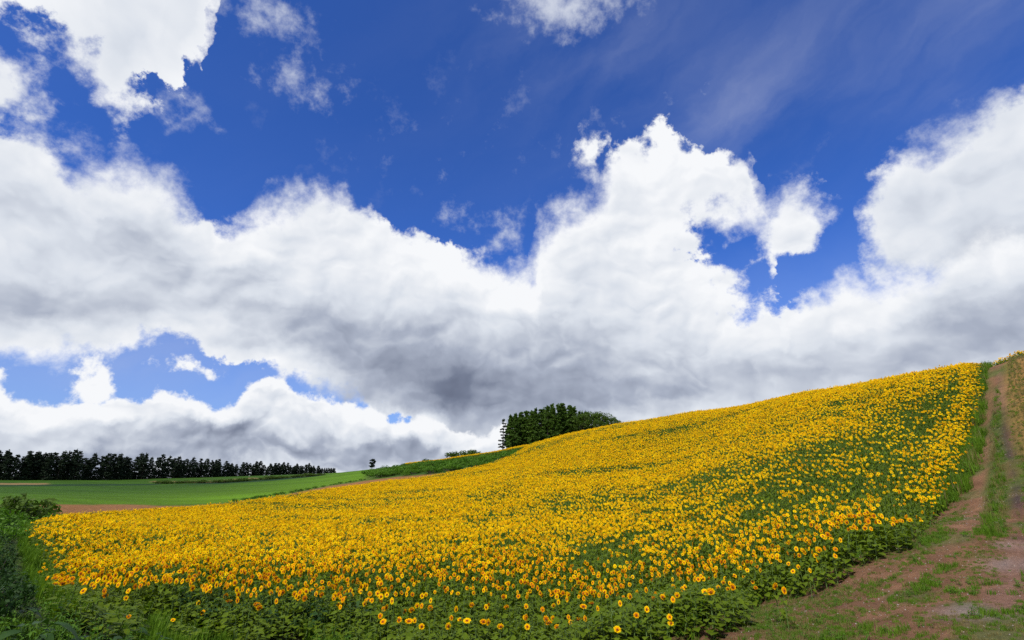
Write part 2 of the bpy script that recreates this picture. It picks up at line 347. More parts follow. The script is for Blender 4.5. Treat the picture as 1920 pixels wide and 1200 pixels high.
RUT1 = [hit(*p) for p in [(1640, 1130), (1760, 1048), (1812, 990), (1836, 930), (1849, 860), (1854, 790), (1858, 730)]] + [bear(1862, 690, 55)]
RUT2 = [hit(*p) for p in [(1880, 1140), (1908, 1040), (1910, 960), (1902, 890), (1886, 800), (1880, 740)]] + [bear(1879, 690, 55)]
def ldist(x, y, P):
    dd = np.full(np.shape(x), 1e9)
    for (ax, ay), (bx, by) in zip(P[:-1], P[1:]):
        dx, dy = bx - ax, by - ay; t = np.clip(((x - ax) * dx + (y - ay) * dy) / (dx * dx + dy * dy), 0, 1); dd = np.minimum(dd, np.hypot(x - ax - t * dx, y - ay - t * dy))
    return dd
def nmesh(name, V, faces_flat, sizes, mats, mat_idx=None, smooth=False):
    me = bpy.data.meshes.new(name); V = np.asarray(V, np.float32)
    me.vertices.add(len(V)); me.vertices.foreach_set('co', V.ravel())
    ff = np.asarray(faces_flat, np.int32); sizes = np.asarray(sizes, np.int32)
    me.loops.add(len(ff)); me.loops.foreach_set('vertex_index', ff)
    me.polygons.add(len(sizes)); st = np.concatenate([[0], np.cumsum(sizes)[:-1]]).astype(np.int32)
    me.polygons.foreach_set('loop_start', st)
    for m in mats: me.materials.append(m)
    if mat_idx is not None: me.polygons.foreach_set('material_index', np.asarray(mat_idx, np.int32))
    if smooth: me.polygons.foreach_set('use_smooth', np.ones(len(sizes), bool))
    me.update(calc_edges=True); me.validate()
    return me
def link(name, me, parent=None, label=None, cat=None, group=None, kind=None, loc=None, rot=None, scale=None):
    o = bpy.data.objects.new(name, me); COL.objects.link(o)
    if parent: o.parent = parent
    if label: o['label'] = label
    if cat: o['category'] = cat
    if group: o['group'] = group
    if kind: o['kind'] = kind
    if loc is not None: o.location = loc
    if rot is not None: o.rotation_euler = rot
    if scale is not None: o.scale = (scale,) * 3 if isinstance(scale, (int, float)) else scale
    return o

# ------------------------------------------------------------------ materials
def newmat(name):
    m = bpy.data.materials.new(name); m.use_nodes = True; m.node_tree.nodes.clear(); return m, NB(m.node_tree)
def finish(b, sh):
    o = b.n.new('ShaderNodeOutputMaterial'); b.l.new(sh, o.inputs[0])
def leafmat(name, c1, c2, trans=0.35, rough=0.55, rnd=0.35, nscale=3.0, spec=0.3, tint=None):
    m, b = newmat(name)
    oi = b.n.new('ShaderNodeObjectInfo'); tc = b.n.new('ShaderNodeTexCoord')
    nz = b.noise(tc.outputs['Object'], nscale, 3, .6)
    f = b.m('ADD', b.m('MULTIPLY', oi.outputs['Random'], rnd), b.mr(nz, .3, .7, 0, 1 - rnd), clamp=True)
    col = b.mix(f, c1, c2)
    p = b.n.new('ShaderNodeBsdfPrincipled'); b.put(p.inputs['Base Color'], col); p.inputs['Roughness'].default_value = rough
    p.inputs['Specular IOR Level'].default_value = spec
    t = b.n.new('ShaderNodeBsdfTranslucent'); b.put(t.inputs['Color'], b.mix(1.0, col, tint or (1.0, 1.25, .5), 'MULTIPLY'))
    mx = b.n.new('ShaderNodeMixShader'); mx.inputs[0].default_value = trans
    b.l.new(p.outputs[0], mx.inputs[1]); b.l.new(t.outputs[0], mx.inputs[2]); finish(b, mx.outputs[0]); return m
M = {}
M['leaf'] = leafmat('sunflower leaf', (.058, .096, .005), (.14, .20, .012), .32, spec=.08, tint=(1.1, 1.2, .35))
M['stem'] = leafmat('sunflower stem', (.10, .17, .04), (.16, .24, .07), .1)
M['grass'] = leafmat('grass blade', (.055, .12, .006), (.13, .23, .016), .3, spec=.12)
M['dry'] = leafmat('dry grass blade', (.13, .11, .03), (.24, .20, .07), .3, tint=(1, .9, .6))
M['weed'] = leafmat('weed leaf', (.012, .036, .008), (.04, .085, .02), .2, rough=.5, spec=.1)
M['scrub'] = leafmat('scrub leaf', (.035, .10, .008), (.11, .22, .018), .3, spec=.15)
M['pine'] = leafmat('pine needles', (.010, .017, .014), (.028, .044, .022), .12, spec=.08)  # needle colour kept near black to carry the cloud shadow on the windbreak
M['larch'] = leafmat('larch needles', (.025, .060, .009), (.085, .145, .020), .28, spec=.1)
M['broad'] = leafmat('broad leaves', (.024, .055, .007), (.08, .13, .016), .28, spec=.15)
def petalmat():
    m, b = newmat('sunflower petal')
    oi = b.n.new('ShaderNodeObjectInfo'); at = b.n.new('ShaderNodeAttribute'); at.attribute_name = 'tip'
    f = b.m('ADD', at.outputs['Fac'], b.m('MULTIPLY_ADD', oi.outputs['Random'], .7, -.38), clamp=True)
    col = b.ramp(f, [(0, (.70, .24, .004)), (.3, (.94, .53, .004)), (1.0, (.97, .73, .006))])
    d = b.n.new('ShaderNodeBsdfDiffuse'); b.put(d.inputs[0], col)
    t = b.n.new('ShaderNodeBsdfTranslucent'); b.put(t.inputs[0], col)
    mx = b.n.new('ShaderNodeMixShader'); mx.inputs[0].default_value = .38
    b.l.new(d.outputs[0], mx.inputs[1]); b.l.new(t.outputs[0], mx.inputs[2]); finish(b, mx.outputs[0]); return m
M['petal'] = petalmat()
def discmat():
    m, b = newmat('sunflower seed disc')
    at = b.n.new('ShaderNodeAttribute'); at.attribute_name = 'tip'; tc = b.n.new('ShaderNodeTexCoord')
    nz = b.noise(tc.outputs['Object'], 90, 2, .6); oi = b.n.new('ShaderNodeObjectInfo')
    f = b.m('ADD', at.outputs['Fac'], b.m('ADD', b.m('MULTIPLY_ADD', nz, .5, -.25), b.m('MULTIPLY_ADD', oi.outputs['Random'], .4, -.2)), clamp=True)
    col = b.ramp(f, [(0, (.10, .028, .008)), (.45, (.20, .05, .008)), (.75, (.42, .13, .008)), (1, (.60, .24, .008))])
    p = b.n.new('ShaderNodeBsdfPrincipled'); b.put(p.inputs['Base Color'], col); p.inputs['Roughness'].default_value = .9; p.inputs['Specular IOR Level'].default_value = .1
    finish(b, p.outputs[0]); return m
M['disc'] = discmat()
def barkmat(name, c1, c2):
    m, b = newmat(name); tc = b.n.new('ShaderNodeTexCoord')
    mp = b.n.new('ShaderNodeMapping'); mp.inputs['Scale'].default_value = (6, 6, 1); b.l.new(tc.outputs['Object'], mp.inputs[0])
    col = b.mix(b.noise(mp.outputs[0], 2, 4, .6), c1, c2)
    p = b.n.new('ShaderNodeBsdfPrincipled'); b.put(p.inputs['Base Color'], col); p.inputs['Roughness'].default_value = .9; finish(b, p.outputs[0]); return m
M['bark'] = barkmat('dark bark', (.02, .014, .01), (.06, .045, .035))
M['stone'] = barkmat('pale stone', (.16, .12, .11), (.36, .31, .28))
def groundmat():
    m, b = newmat('ground surface'); geo = b.n.new('ShaderNodeNewGeometry'); at = b.n.new('ShaderNodeVertexColor'); at.layer_name = 'soil'
    pos = geo.outputs['Position']
    n1 = b.noise(pos, 14, 6, .7); n2 = b.noise(pos, 1.7, 5, .6); n3 = b.noise(pos, 60, 3, .7)
    k = b.m('MULTIPLY', b.mr(n1, .25, .75, .62, 1.38), b.mr(n2, .3, .7, .8, 1.2))
    k = b.m('MULTIPLY', k, b.mr(n3, .3, .7, .8, 1.2))
    col = b.v('SCALE', at.outputs['Color']); col.node.inputs['Scale'].default_value = 1; b.l.new(k, col.node.inputs['Scale'])
    vor = b.n.new('ShaderNodeTexVoronoi'); vor.inputs['Scale'].default_value = 24; b.l.new(pos, vor.inputs['Vector'])
    peb = b.mr(vor.outputs['Distance'], .10, .16, 1, 0)
    sel = b.m('GREATER_THAN', b.noise(pos, 7, 2, .5), .56)
    peb = b.m('MULTIPLY', b.m('MULTIPLY', peb, sel), at.outputs['Alpha'])
    col = b.mix(peb, col, (.42, .34, .30))
    p = b.n.new('ShaderNodeBsdfPrincipled'); b.put(p.inputs['Base Color'], col); p.inputs['Roughness'].default_value = .95; p.inputs['Specular IOR Level'].default_value = .1
    bp = b.n.new('ShaderNodeBump'); bp.inputs['Strength'].default_value = .8; bp.inputs['Distance'].default_value = .05; b.l.new(b.m('ADD', n1, n3), bp.inputs['Height']); b.l.new(bp.outputs[0], p.inputs['Normal'])
    finish(b, p.outputs[0]); return m
M['ground'] = groundmat()

# ------------------------------------------------------------------ ground sheets
def build_ground():
    th = np.concatenate([np.arange(-180, -75, 3.0), np.arange(-75, -56, .6), np.arange(-56, 56, .2), np.arange(56, 75, .6), np.arange(75, 181, 3.0)])
    th = R(1) * th; lr = np.concatenate([[math.log(.05)], np.arange(math.log(1.2), math.log(1000), .0145), np.arange(math.log(1010), math.log(9000), .12)])
    A, L = np.meshgrid(th, lr, indexing='ij'); rr = np.exp(L)
    X = (rr * np.sin(A)).ravel(); Y = (rr * np.cos(A)).ravel(); Z = ground(X, Y)
    far = np.clip((rr.ravel() - 900) / 3000, 0, 1); Z = Z * (1 - far) + (-14) * far
    jx = (fbm(X, Y, 2.2, 4, 11) - .5); r = rr.ravel()
    def msk(poly, w, amp=1.0): return np.clip((sdist(X, Y, poly) + jx * 2 * amp) / w * .5 + .5, 0, 1)[:, None]
    def C(*c): return np.array(c)[None]
    n = fbm(X, Y, 3.0, 4, 3)[:, None]; n2 = fbm(X, Y, .7, 3, 8)[:, None]
    grass = C(.045, .080, .010) * (1 - n) + C(.085, .12, .022) * n
    col = grass.copy()
    alpha = np.zeros(len(X))[:, None]
    def lay(m, c): return col * (1 - m) + c * m
    # distant meadow
    d = Y + X * .3
    rowsn = (fbm(X * .12 + Y * .02, Y + X * .22, 3.0, 4, 4)[:, None] - .5) * 2.2 + .5
    sw = np.clip((X + 110) / 95, 0, 1)[:, None]  # cloud shadow painted into the meadow colour: dark at left, brighter to the right
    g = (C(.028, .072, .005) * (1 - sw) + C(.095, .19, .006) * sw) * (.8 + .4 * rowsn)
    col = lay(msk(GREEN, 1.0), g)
    col = lay(msk(BROWN, .8), C(.21, .10, .042) * (.8 + .4 * n2))
    for pts in ([(-100, 909), (90, 909), (90, 906), (-100, 906)], [(285, 905), (400, 905), (500, 897), (470, 896), (400, 901), (285, 902)]):
        col = lay(msk([hit(*p) for p in pts], 1.0, .5), C(.20, .13, .06))
    for pts in ([(-100, 913), (130, 911), (300, 909), (300, 907), (130, 908), (-100, 910)], [(300, 909), (420, 907), (560, 897), (620, 890), (560, 894), (420, 904)]):
        col = lay(msk([hit(*p) for p in pts], 1.0, .5), C(.012, .035, .012))
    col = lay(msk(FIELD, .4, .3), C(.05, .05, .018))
    # the dirt track: reddish soil with patchy grass, paler gravel in places
    tm = msk(TRACK, .5, .9)
    dirt = C(.122, .062, .034) * (1 - n2) + C(.22, .118, .068) * n2
    gp = np.clip((fbm(X, Y, 1.5, 4, 21) - .50) * 9, 0, 1)[:, None]
    dirt = dirt * (1 - .8 * gp) + C(.09, .11, .035) * .8 * gp
    for px, py, rr_ in ((1900, 1060, .7), (1910, 1025, .5), (1820, 1150, .6)):
        cx, cy = hit(px, py); q = np.clip(1.3 - np.hypot(X - cx, Y - cy) / rr_ + jx, 0, 1)[:, None] * .7
        dirt = dirt * (1 - q) + C(.23, .18, .17) * q
    # two trodden wheel ruts, the outer one damp and dark, with a grassy centre between
    P = [hit(*p) for p in [(1862, 1000), (1868, 900), (1868, 800), (1869, 730)]]
    q = np.clip((.5 - ldist(X, Y, P) + jx * .6) / .25, 0, 1)[:, None]; dirt = dirt * (1 - q) + C(.075, .095, .022) * q
    q = np.clip((.30 - ldist(X, Y, RUT1) + jx * 1.1) / .5, 0, 1)[:, None] * .75; dirt = dirt * (1 - q) + (C(.205, .105, .060) * (.7 + .6 * n2)) * q
    wet = np.clip((sdist(X, Y, [hit(1850, 1010), hit(1860, 790), hit(1900, 770), hit(1960, 900), hit(1960, 1010)])) + .5, 0, 1)[:, None]
    q = np.clip((.26 - ldist(X, Y, RUT2) + jx * 1.0) / .35, 0, 1)[:, None] * .85; dirt = dirt * (1 - q) + (C(.20, .11, .08) * (1 - wet) + C(.055, .034, .040) * wet) * q
    col = lay(tm, dirt); alpha = np.maximum(alpha, tm * (1 - gp))
    col = lay(msk(STUB, .5, .4), C(.27, .15, .05) * (.75 + .5 * fbm(X * 3, Y * .4, 2, 3, 2)[:, None]))
    col = lay(msk(SCRUB, 1.5), C(.03, .07, .012)); col = lay(msk(WEEDL, 1.0), C(.035, .05, .02))
    rgba = np.concatenate([np.clip(col, 0, 1), alpha], 1).astype(np.float32)
    na, nl = A.shape
    i, j = np.meshgrid(np.arange(na - 1), np.arange(nl - 1), indexing='ij'); i = i.ravel(); j = j.ravel()
    F = np.stack([i * nl + j, i * nl + j + 1, (i + 1) * nl + j + 1, (i + 1) * nl + j], 1)
    cx = X[F].mean(1); cy = Y[F].mean(1); near = np.hypot(cx, cy) < 900
    reg = np.zeros(len(F), int)
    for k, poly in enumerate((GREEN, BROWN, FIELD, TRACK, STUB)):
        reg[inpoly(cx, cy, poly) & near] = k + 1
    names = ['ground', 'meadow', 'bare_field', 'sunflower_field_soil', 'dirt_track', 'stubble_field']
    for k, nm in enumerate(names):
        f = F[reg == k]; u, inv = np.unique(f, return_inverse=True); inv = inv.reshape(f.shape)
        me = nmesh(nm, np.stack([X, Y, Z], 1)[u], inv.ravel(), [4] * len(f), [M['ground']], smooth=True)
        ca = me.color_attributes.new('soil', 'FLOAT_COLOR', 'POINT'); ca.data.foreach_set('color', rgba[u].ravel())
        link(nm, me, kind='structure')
build_ground()

# ------------------------------------------------------------------ mesh pieces
class MB:
    def __init__(s): s.V = []; s.F = []; s.m = []; s.t = []; s.n = 0
    def add(s, V, F, mi=0, tip=0.0):
        V = np.asarray(V, float)
        s.V.append(V); s.F += [[a + s.n for a in f] for f in F]; s.m += [mi] * len(F)
        s.t.append(np.broadcast_to(np.asarray(tip, float), (len(V),)).copy()); s.n += len(V)
    def mesh(s, name, mats, smooth=True, T=None):
        V = np.concatenate(s.V)
        if T is not None: V = V @ np.array(T.to_3x3()).T + np.array(T.translation)
        me = nmesh(name, V, [a for f in s.F for a in f], [len(f) for f in s.F], mats, s.m, smooth)
        a = me.attributes.new('tip', 'FLOAT', 'POINT'); a.data.foreach_set('value', np.concatenate(s.t).astype(np.float32))
        return me
def tube(mb, pts, rad, seg=6, mi=0):
    pts = [np.asarray(p, float) for p in pts]; V = []; F = []
    for i, p in enumerate(pts):
        d = pts[min(i + 1, len(pts) - 1)] - pts[max(i - 1, 0)]; d /= np.linalg.norm(d) + 1e-9
        a = np.cross(d, [0.3, 1, .2]); a /= np.linalg.norm(a); c = np.cross(d, a)
        for k in range(seg):
            an = 2 * math.pi * k / seg; V.append(p + rad[i] * (math.cos(an) * a + math.sin(an) * c))
    for i in range(len(pts) - 1):
        for k in range(seg):
            F.append([i * seg + k, i * seg + (k + 1) % seg, (i + 1) * seg + (k + 1) % seg, (i + 1) * seg + k])
    F.append([(len(pts) - 1) * seg + k for k in range(seg)])
    mb.add(V, F, mi)
def bigleaf(mb, base, az, L, wd, droop, rnd, mi=0, n=4, up=.5):
    """heart-shaped leaf: petiole and curved blade folded on its midrib"""
    ca, sa = math.cos(az), math.sin(az); o = np.array([ca, sa, 0.0]); sde = np.array([-sa, ca, 0.0]); z = np.array([0, 0, 1.0])
    pet = L * .45; p1 = np.asarray(base) + o * pet * .8 + z * pet * up
    tube(mb, [base, p1], [.006, .004], 3, mi)
    V = []; F = []; prof = [(0, .05), (.12, .80), (.38, 1.0), (.7, .62), (1, .02)] if n >= 4 else [(0, .1), (.3, 1.0), (1, .02)]
    tw = rnd.uniform(-.35, .35)
    for t, w in prof:
        c = p1 + o * L * t * (1 - .15 * droop * t) + z * (-L * droop * t * t + .12 * L * t)
        h = w * wd * .5; lift = .22 * h + .03 * rnd.uniform(-1, 1) * L
        V += [c - sde * h + z * (lift - tw * h), c, c + sde * h + z * (lift + tw * h)]
    for i in range(len(prof) - 1):
        a = i * 3; F += [[a, a + 1, a + 4, a + 3], [a + 1, a + 2, a + 5, a + 4]]
    mb.add(V, F, mi)
def head_parts(rnd, Rr=.10, npet=20, hi=True):
    """petals (facing +Y... built facing +Z) and disc"""
    pt = MB(); dc = MB(); rd = Rr * (.44 if hi else .38)
    for ring in range(2 if hi else 1):
        for k in range(npet):
            a = 2 * math.pi * (k + .5 * ring) / npet + rnd.uniform(-.07, .07); L = Rr * rnd.uniform(.88, 1.1) * (1 if ring == 0 else .9)
            w = Rr * (.17 if hi else .32) * rnd.uniform(.85, 1.15); ca, sa = math.cos(a), math.sin(a)
            o = np.array([ca, sa, 0.]); s = np.array([-sa, ca, 0.]); z0 = -.006 + .010 * ring; cup = rnd.uniform(-.10, .22) * Rr; tw = rnd.uniform(-.012, .012)
            if hi:
                V = [o * rd * .8 - s * w * .55 + [0, 0, z0], o * rd * .8 + s * w * .55 + [0, 0, z0],
                     o * (rd + (L - rd) * .5) - s * w + [0, 0, z0 + cup * .7 + tw], o * (rd + (L - rd) * .5) + s * w + [0, 0, z0 + cup * .7 - tw], o * L + [0, 0, z0 + cup * .5]]
                pt.add(V, [[0, 1, 3, 2], [2, 3, 4]], 0, [0, 0, .42, .42, .85])
            else:
                V = [o * rd * .7 - s * w * .7 + [0, 0, z0], o * rd * .7 + s * w * .7 + [0, 0, z0], o * L + s * w * .35 + [0, 0, z0 + cup], o * L - s * w * .35 + [0, 0, z0 + cup]]
                pt.add(V, [[0, 1, 2, 3]], 0, [0.1, .1, 1, 1])
    n = 14 if hi else 8; rings = [(1.0, -.004, 1.0), (.9, .012, .95), (.6, .020, .5), (.3, .016, .1)]
    V = []; F = []; T = []
    for f, z, t in rings:
        for k in range(n):
            a = 2 * math.pi * k / n; V.append([rd * f * math.cos(a), rd * f * math.sin(a), z]); T.append(t)
    for i in range(3):
        for k in range(n): F.append([i * n + k, i * n + (k + 1) % n, (i + 1) * n + (k + 1) % n, (i + 1) * n + k])
    F.append([3 * n + k for k in range(n)]); dc.add(V, F, 0, T)
    # green bracts behind
    br = MB()
    for k in range(10 if hi else 5):
        a = 2 * math.pi * k / (10 if hi else 5); o = np.array([math.cos(a), math.sin(a), 0]); s = np.array([-math.sin(a), math.cos(a), 0])
        br.add([o * .0 + [0, 0, -.03], o * rd * .9 - s * rd * .4 + [0, 0, -.022], o * Rr * .72 + [0, 0, -.010], o * rd * .9 + s * rd * .4 + [0, 0, -.022]], [[0, 1, 2, 3]], 0, 0)
    return pt, dc, br
def plant_meshes(seed, H, hi=True, flower=True):
    """stem, foliage, petals, disc; the flower looks along -Y, tilted up a little"""
    rnd = random.Random(seed); lean = rnd.uniform(-.05, .05) * H
    st = MB(); top = np.array([lean, -.05 * H, H - .03]); neck = np.array([lean, -.05 * H - .03, H])
    tube(st, [[0, 0, -.15], [lean * .3, 0, H * .4], [lean * .8, -.01, H * .85], top, neck], [.014, .012, .010, .009, .010], 6 if hi else 3)
    lf = MB(); nl = 11 if hi else 8
    for i in range(nl):
        f = .14 + .80 * i / (nl - 1); a = i * 2.4 + rnd.uniform(-.4, .4); L = rnd.uniform(.17, .25) * (1.15 - .45 * f)
        if f > .88: L *= .6
        bigleaf(lf, [lean * f, 0, H * f], a, L, L * .95, rnd.uniform(.3, .75), rnd, 0, 4 if hi else 3)
    if not flower: return st, lf, None, None, None, None
    pt, dc, br = head_parts(rnd, rnd.uniform(.088, .108), 19 if hi else 13, hi)
    # face -Y, tilted up
    T = Matrix.Translation(Vector(neck) + Vector((0, -.02, 0))) @ Matrix.Rotation(R(90 - rnd.uniform(-14, 28)), 4, 'X') @ Matrix.Rotation(R(rnd.uniform(-14, 14)), 4, 'Y')
    return st, lf, pt, dc, br, T
def joined(name, parts, mats):
    big = MB()
    for mb, mi, T in parts:
        V = np.concatenate(mb.V)
        if T is not None: V = V @ np.array(T.to_3x3()).T + np.array(T.to_translation())
        big.V.append(V); big.F += [[a + big.n for a in f] for f in mb.F]; big.m += [mi] * len(mb.F); big.t.append(np.concatenate(mb.t)); big.n += len(V)
    return big.mesh(name, mats)

# ------------------------------------------------------------------ individual sunflowers
SEL = []     # (x, y, H)
hero = [(439, 1126, 24, 'large sunflower above the leafy corner, second bloom from the tip of the front rows'), (376, 1131, 12, 'small sunflower standing alone at the far tip of the front rows'),
        (489, 1132, 16, 'sunflower turned sideways, just beyond the large bloom of the leafy corner'), (640, 1132, 18, 'large sunflower at the lower edge of a tight clump above dark leaves'),
        (767, 1163, 19, 'large low sunflower with wide petals directly above the weedy grass'), (723, 1163, 14, 'small sunflower beside the large low one in the weedy grass'),
        (1087, 1160, 20, 'largest low sunflower in front of the crop, two blooms above it'), (1157, 1177, 14, 'low sunflower nearest the bottom edge of the crop on its own'),
        (1047, 1175, 11, 'small sunflower at the very foot of the crop beside an even smaller one'), (1024, 1166, 15, 'broad brown-centred sunflower at the foot of the crop'),
        (1192, 1152, 12, 'yellow sunflower above bare soil where the crop thins out'), (1244, 1155, 11, 'sunflower seen from the side at the edge of the bare soil'),
        (1455, 1097, 12, 'lone sunflower over the dirt beyond the end of the front row'), (1469, 1107, 9, 'small tilted sunflower beside the lone one over the dirt'),
        (1330, 1107, 16, 'tall sunflower on a bare stem where the crop meets the track'), (936, 1173, 13, 'sunflower with round disc low in the weedy grass'),
        (900, 1163, 14, 'sunflower closing a group of four low in the grass'), (872, 1163, 16, 'big sunflower heading a group of four low in the grass'),
        (1110, 1131, 15, 'sunflower of a stacked trio over the crop foot, the upper one on the track side'), (1092, 1136, 16, 'sunflower of a stacked trio over the crop foot, the one nearer the meadow')]
front = [(843, 1158), (836, 1172), (917, 1138), (951, 1139), (879, 1133), (808, 1138), (757, 1146), (772, 1143), (685, 1132), (660, 1115), (629, 1120), (650, 1121), (687, 1125), (700, 1127), (710, 1126),
         (723, 1141), (985, 1158), (989, 1174), (1040, 1134), (1048, 1130), (1048, 1108), (1066, 1166), (1134, 1106), (1118, 1112), (1170, 1120), (1183, 1084), (1160, 1073), (1155, 1097), (1163, 1098), (1152, 1096),
         (1158, 1085), (1170, 1062), (1180, 1055), (1238, 1118), (1263, 1124), (1268, 1115), (1211, 1140), (1202, 1073), (1209, 1079), (1221, 1088), (1230, 1083), (1222, 1067), (1276, 1073), (1292, 1068), (1249, 1046),
         (1250, 1078), (1315, 1108), (1361, 1091), (1369, 1093), (1381, 1100), (1359, 1084), (1377, 1080), (1393, 1080), (1360, 1063), (1384, 1065), (1415, 1016+46), (1372, 1051), (1378, 1039), (1376, 1024), (1321, 1046),
         (1308, 1034), (1293, 1037), (1264, 1035), (1279, 1035), (1358, 1031), (1438, 1034), (1465, 1030), (1451, 1018), (1422, 1016), (1496, 1063), (1515, 1109-40), (1526, 1090-40)]
hero_pts = []
def place_px(px, py, Hc, zbase=0):
    x, y = hit(px, py, Hc); return x, y, Hc
for (px, py, sz, lab) in hero:
    x, y, H = place_px(px, py, .62 if py > 1120 else .75); hero_pts.append((x, y, H, sz, lab))
for (px, py) in front:
    x, y, H = place_px(px, py, .62 + .13 * rng.random()); SEL.append((x, y, H))
# crop rows
d1 = np.array([.79, -.61]); d2 = np.array([.61, .79])
FX = np.array([p[0] for p in FIELD]); FY = np.array([p[1] for p in FIELD])
du, dv = .185, .33
uu, vv = np.meshgrid(np.arange(-260, 160, du), np.arange(-60, 190, dv), indexing='ij'); uu = uu.ravel(); vv = vv.ravel()
uu = uu + rng.normal(0, .10, len(uu)); vv = vv + rng.normal(0, .09, len(vv))
CX = uu * d1[0] + vv * d2[0]; CY = uu * d1[1] + vv * d2[1]
ok = (CX > -130) & (CX < 110) & (CY > 4) & (CY < 205); CX, CY, uu, vv = CX[ok], CY[ok], uu[ok], vv[ok]
STRIP2 = [bear(1850, 668, 64), bear(1920, 658, 61), bear(2050, 650, 58), bear(2050, 650, 72), bear(1850, 668, 78)]
infield = inpoly(CX, CY, FIELD); instrip = inpoly(CX, CY, STRIP) | inpoly(CX, CY, STRIP2)
ed = edist(CX, CY, FIELD); rr = np.hypot(CX, CY)
keep = (infield & ((ed > .8) | (rr > 40) | (rng.random(len(CX)) < .5))) | instrip
CX, CY, uu, vv, ed, rr, instrip = [a[keep] for a in (CX, CY, uu, vv, ed, rr, instrip)]
# projected position of the plant heads, to follow the thin patches of the crop
gz = ground(CX, CY)
def project(x, y, z):
    zz = z - EYE; dep = y * math.cos(PITCH) + zz * math.sin(PITCH); upv = -y * math.sin(PITCH) + zz * math.cos(PITCH)
    return 960 + FPX * x / dep, 600 - FPX * upv / dep
band = fbm(uu * .16, vv, 3.6, 3, 31); patch = fbm(CX, CY, 7.0, 3, 44)
dens = .89 - .80 * np.clip((band - .50) * 5, 0, 1) * np.clip((rr - 26) / 25, 0, 1) - .45 * np.clip((patch - .54) * 5, 0, 1) - .45 * np.clip((fbm(CX, CY, 1.6, 2, 47) - .52) * 6, 0, 1) * np.clip((60 - rr) / 30, 0, 1)
def thin(px, py, c, rx, amt, rot=0.0, ry=None):
    global dens
    cx, cy = hit(px, py, c); ry_ = ry or rx
    a, bb = math.cos(rot), math.sin(rot); x = (CX - cx) * a + (CY - cy) * bb; y = -(CX - cx) * bb + (CY - cy) * a
    dens = dens - amt * np.exp(-(x / rx) ** 2 - (y / ry_) ** 2)
thin(1700, 900, 1.2, 4.5, .5); thin(1600, 900, 1.2, 4.5, .34); thin(1760, 810, 1.1, 5, .5); thin(1680, 860, 1.2, 5, .25); thin(1480, 925, 1.2, 3.5, .25); thin(1560, 860, 1.2, 5, .3)
thin(1790, 745, 1.1, 4, .35); thin(1730, 770, 1.1, 5, .3); thin(1330, 895, 1.2, 5, .22); thin(640, 945, 1.2, 9, .5, 0, 2.0); thin(1280, 800, 1.2, 6, .35); thin(830, 1030, 1.2, .9, .5); thin(1000, 1010, 1.2, 1.4, .4)
thin(1300, 905, 1.2, 5.5, .45, -.66, 1.2); thin(1420, 912, 1.2, 5, .4, -.66, 1.2); thin(1060, 880, 1.2, 12, .3, -.66, 1.6); thin(960, 1060, 1.2, .8, .3); thin(1640, 990, 1.1, 1.6, .25)
# a dense outer row along the track and thinning toward the front foot of the crop
TR = [hit(*p) for p in [(1706, 958), (1742, 918), (1790, 862), (1814, 795), (1832, 720)]]
def line_d(x, y, P):
    dd = np.full(len(x), 1e9)
    for (ax, ay), (bx, by) in zip(P[:-1], P[1:]):
        dx, dy = bx - ax, by - ay; t = np.clip(((x - ax) * dx + (y - ay) * dy) / (dx * dx + dy * dy), 0, 1); dd = np.minimum(dd, np.hypot(x - ax - t * dx, y - ay - t * dy))
    return dd
dens = np.where((ed < 1.1) & (CX > 15) & (CY > 12) & (rr < 70), 1.0, dens)
dens = np.where((ed > 1.1) & (ed < 1.9) & (CX > 15) & (CY > 18) & (rr < 55), dens * .45, dens)
frontd = np.clip((rr - 12.5) / 9.0, 0.0, 1); dens = dens * np.where(rr < 22, .22 + .78 * frontd, 1)
dens = np.maximum(dens, np.where(rr > 24, .20, .05))
flw = rng.random(len(CX)) < dens
PH = np.clip(np.interp(rr, [12, 24], [.64, .98]), .6, 1) + rng.normal(0, .07, len(CX)) + .12 * (patch - .5)
PH = np.clip(PH, .5, 1.35); PH *= np.clip(.62 + ed / 3, .62, 1)
sx, sy = project(CX, CY, gz + PH)
vis = (sx > -120) & (sx < 2040) & (sy > 560) & (sy < 1290)
CX, CY, PH, flw, rr, gz, sx, sy = [a[vis] for a in (CX, CY, PH, flw, rr, gz, sx, sy)]
dep = CY * math.cos(PITCH) + (gz + PH - EYE) * math.sin(PITCH)
onscr = flw & (sx > 0) & (sx < 1920) & (sy < 1198)
# drop random flowers that crowd the charted front ones, then take the largest-showing as individuals
hx = np.array([p[0] for p in hero_pts] + [p[0] for p in SEL]); hy = np.array([p[1] for p in hero_pts] + [p[1] for p in SEL])
fl = np.where(rr < 20)[0]
for i in fl:
    if flw[i] and (sy[i] > 1118 or (sy[i] > 1045 and sx[i] > 1150 and sx[i] < 1560)) and rng.random() < .82: flw[i] = False
onscr &= flw
need = 300 - len(SEL) - len(hero_pts)
cand = np.where(onscr)[0]; cand = cand[np.argsort(dep[cand])][:need]
for i in cand: SEL.append((CX[i], CY[i], PH[i]))
mask = np.ones(len(CX), bool); mask[cand] = False

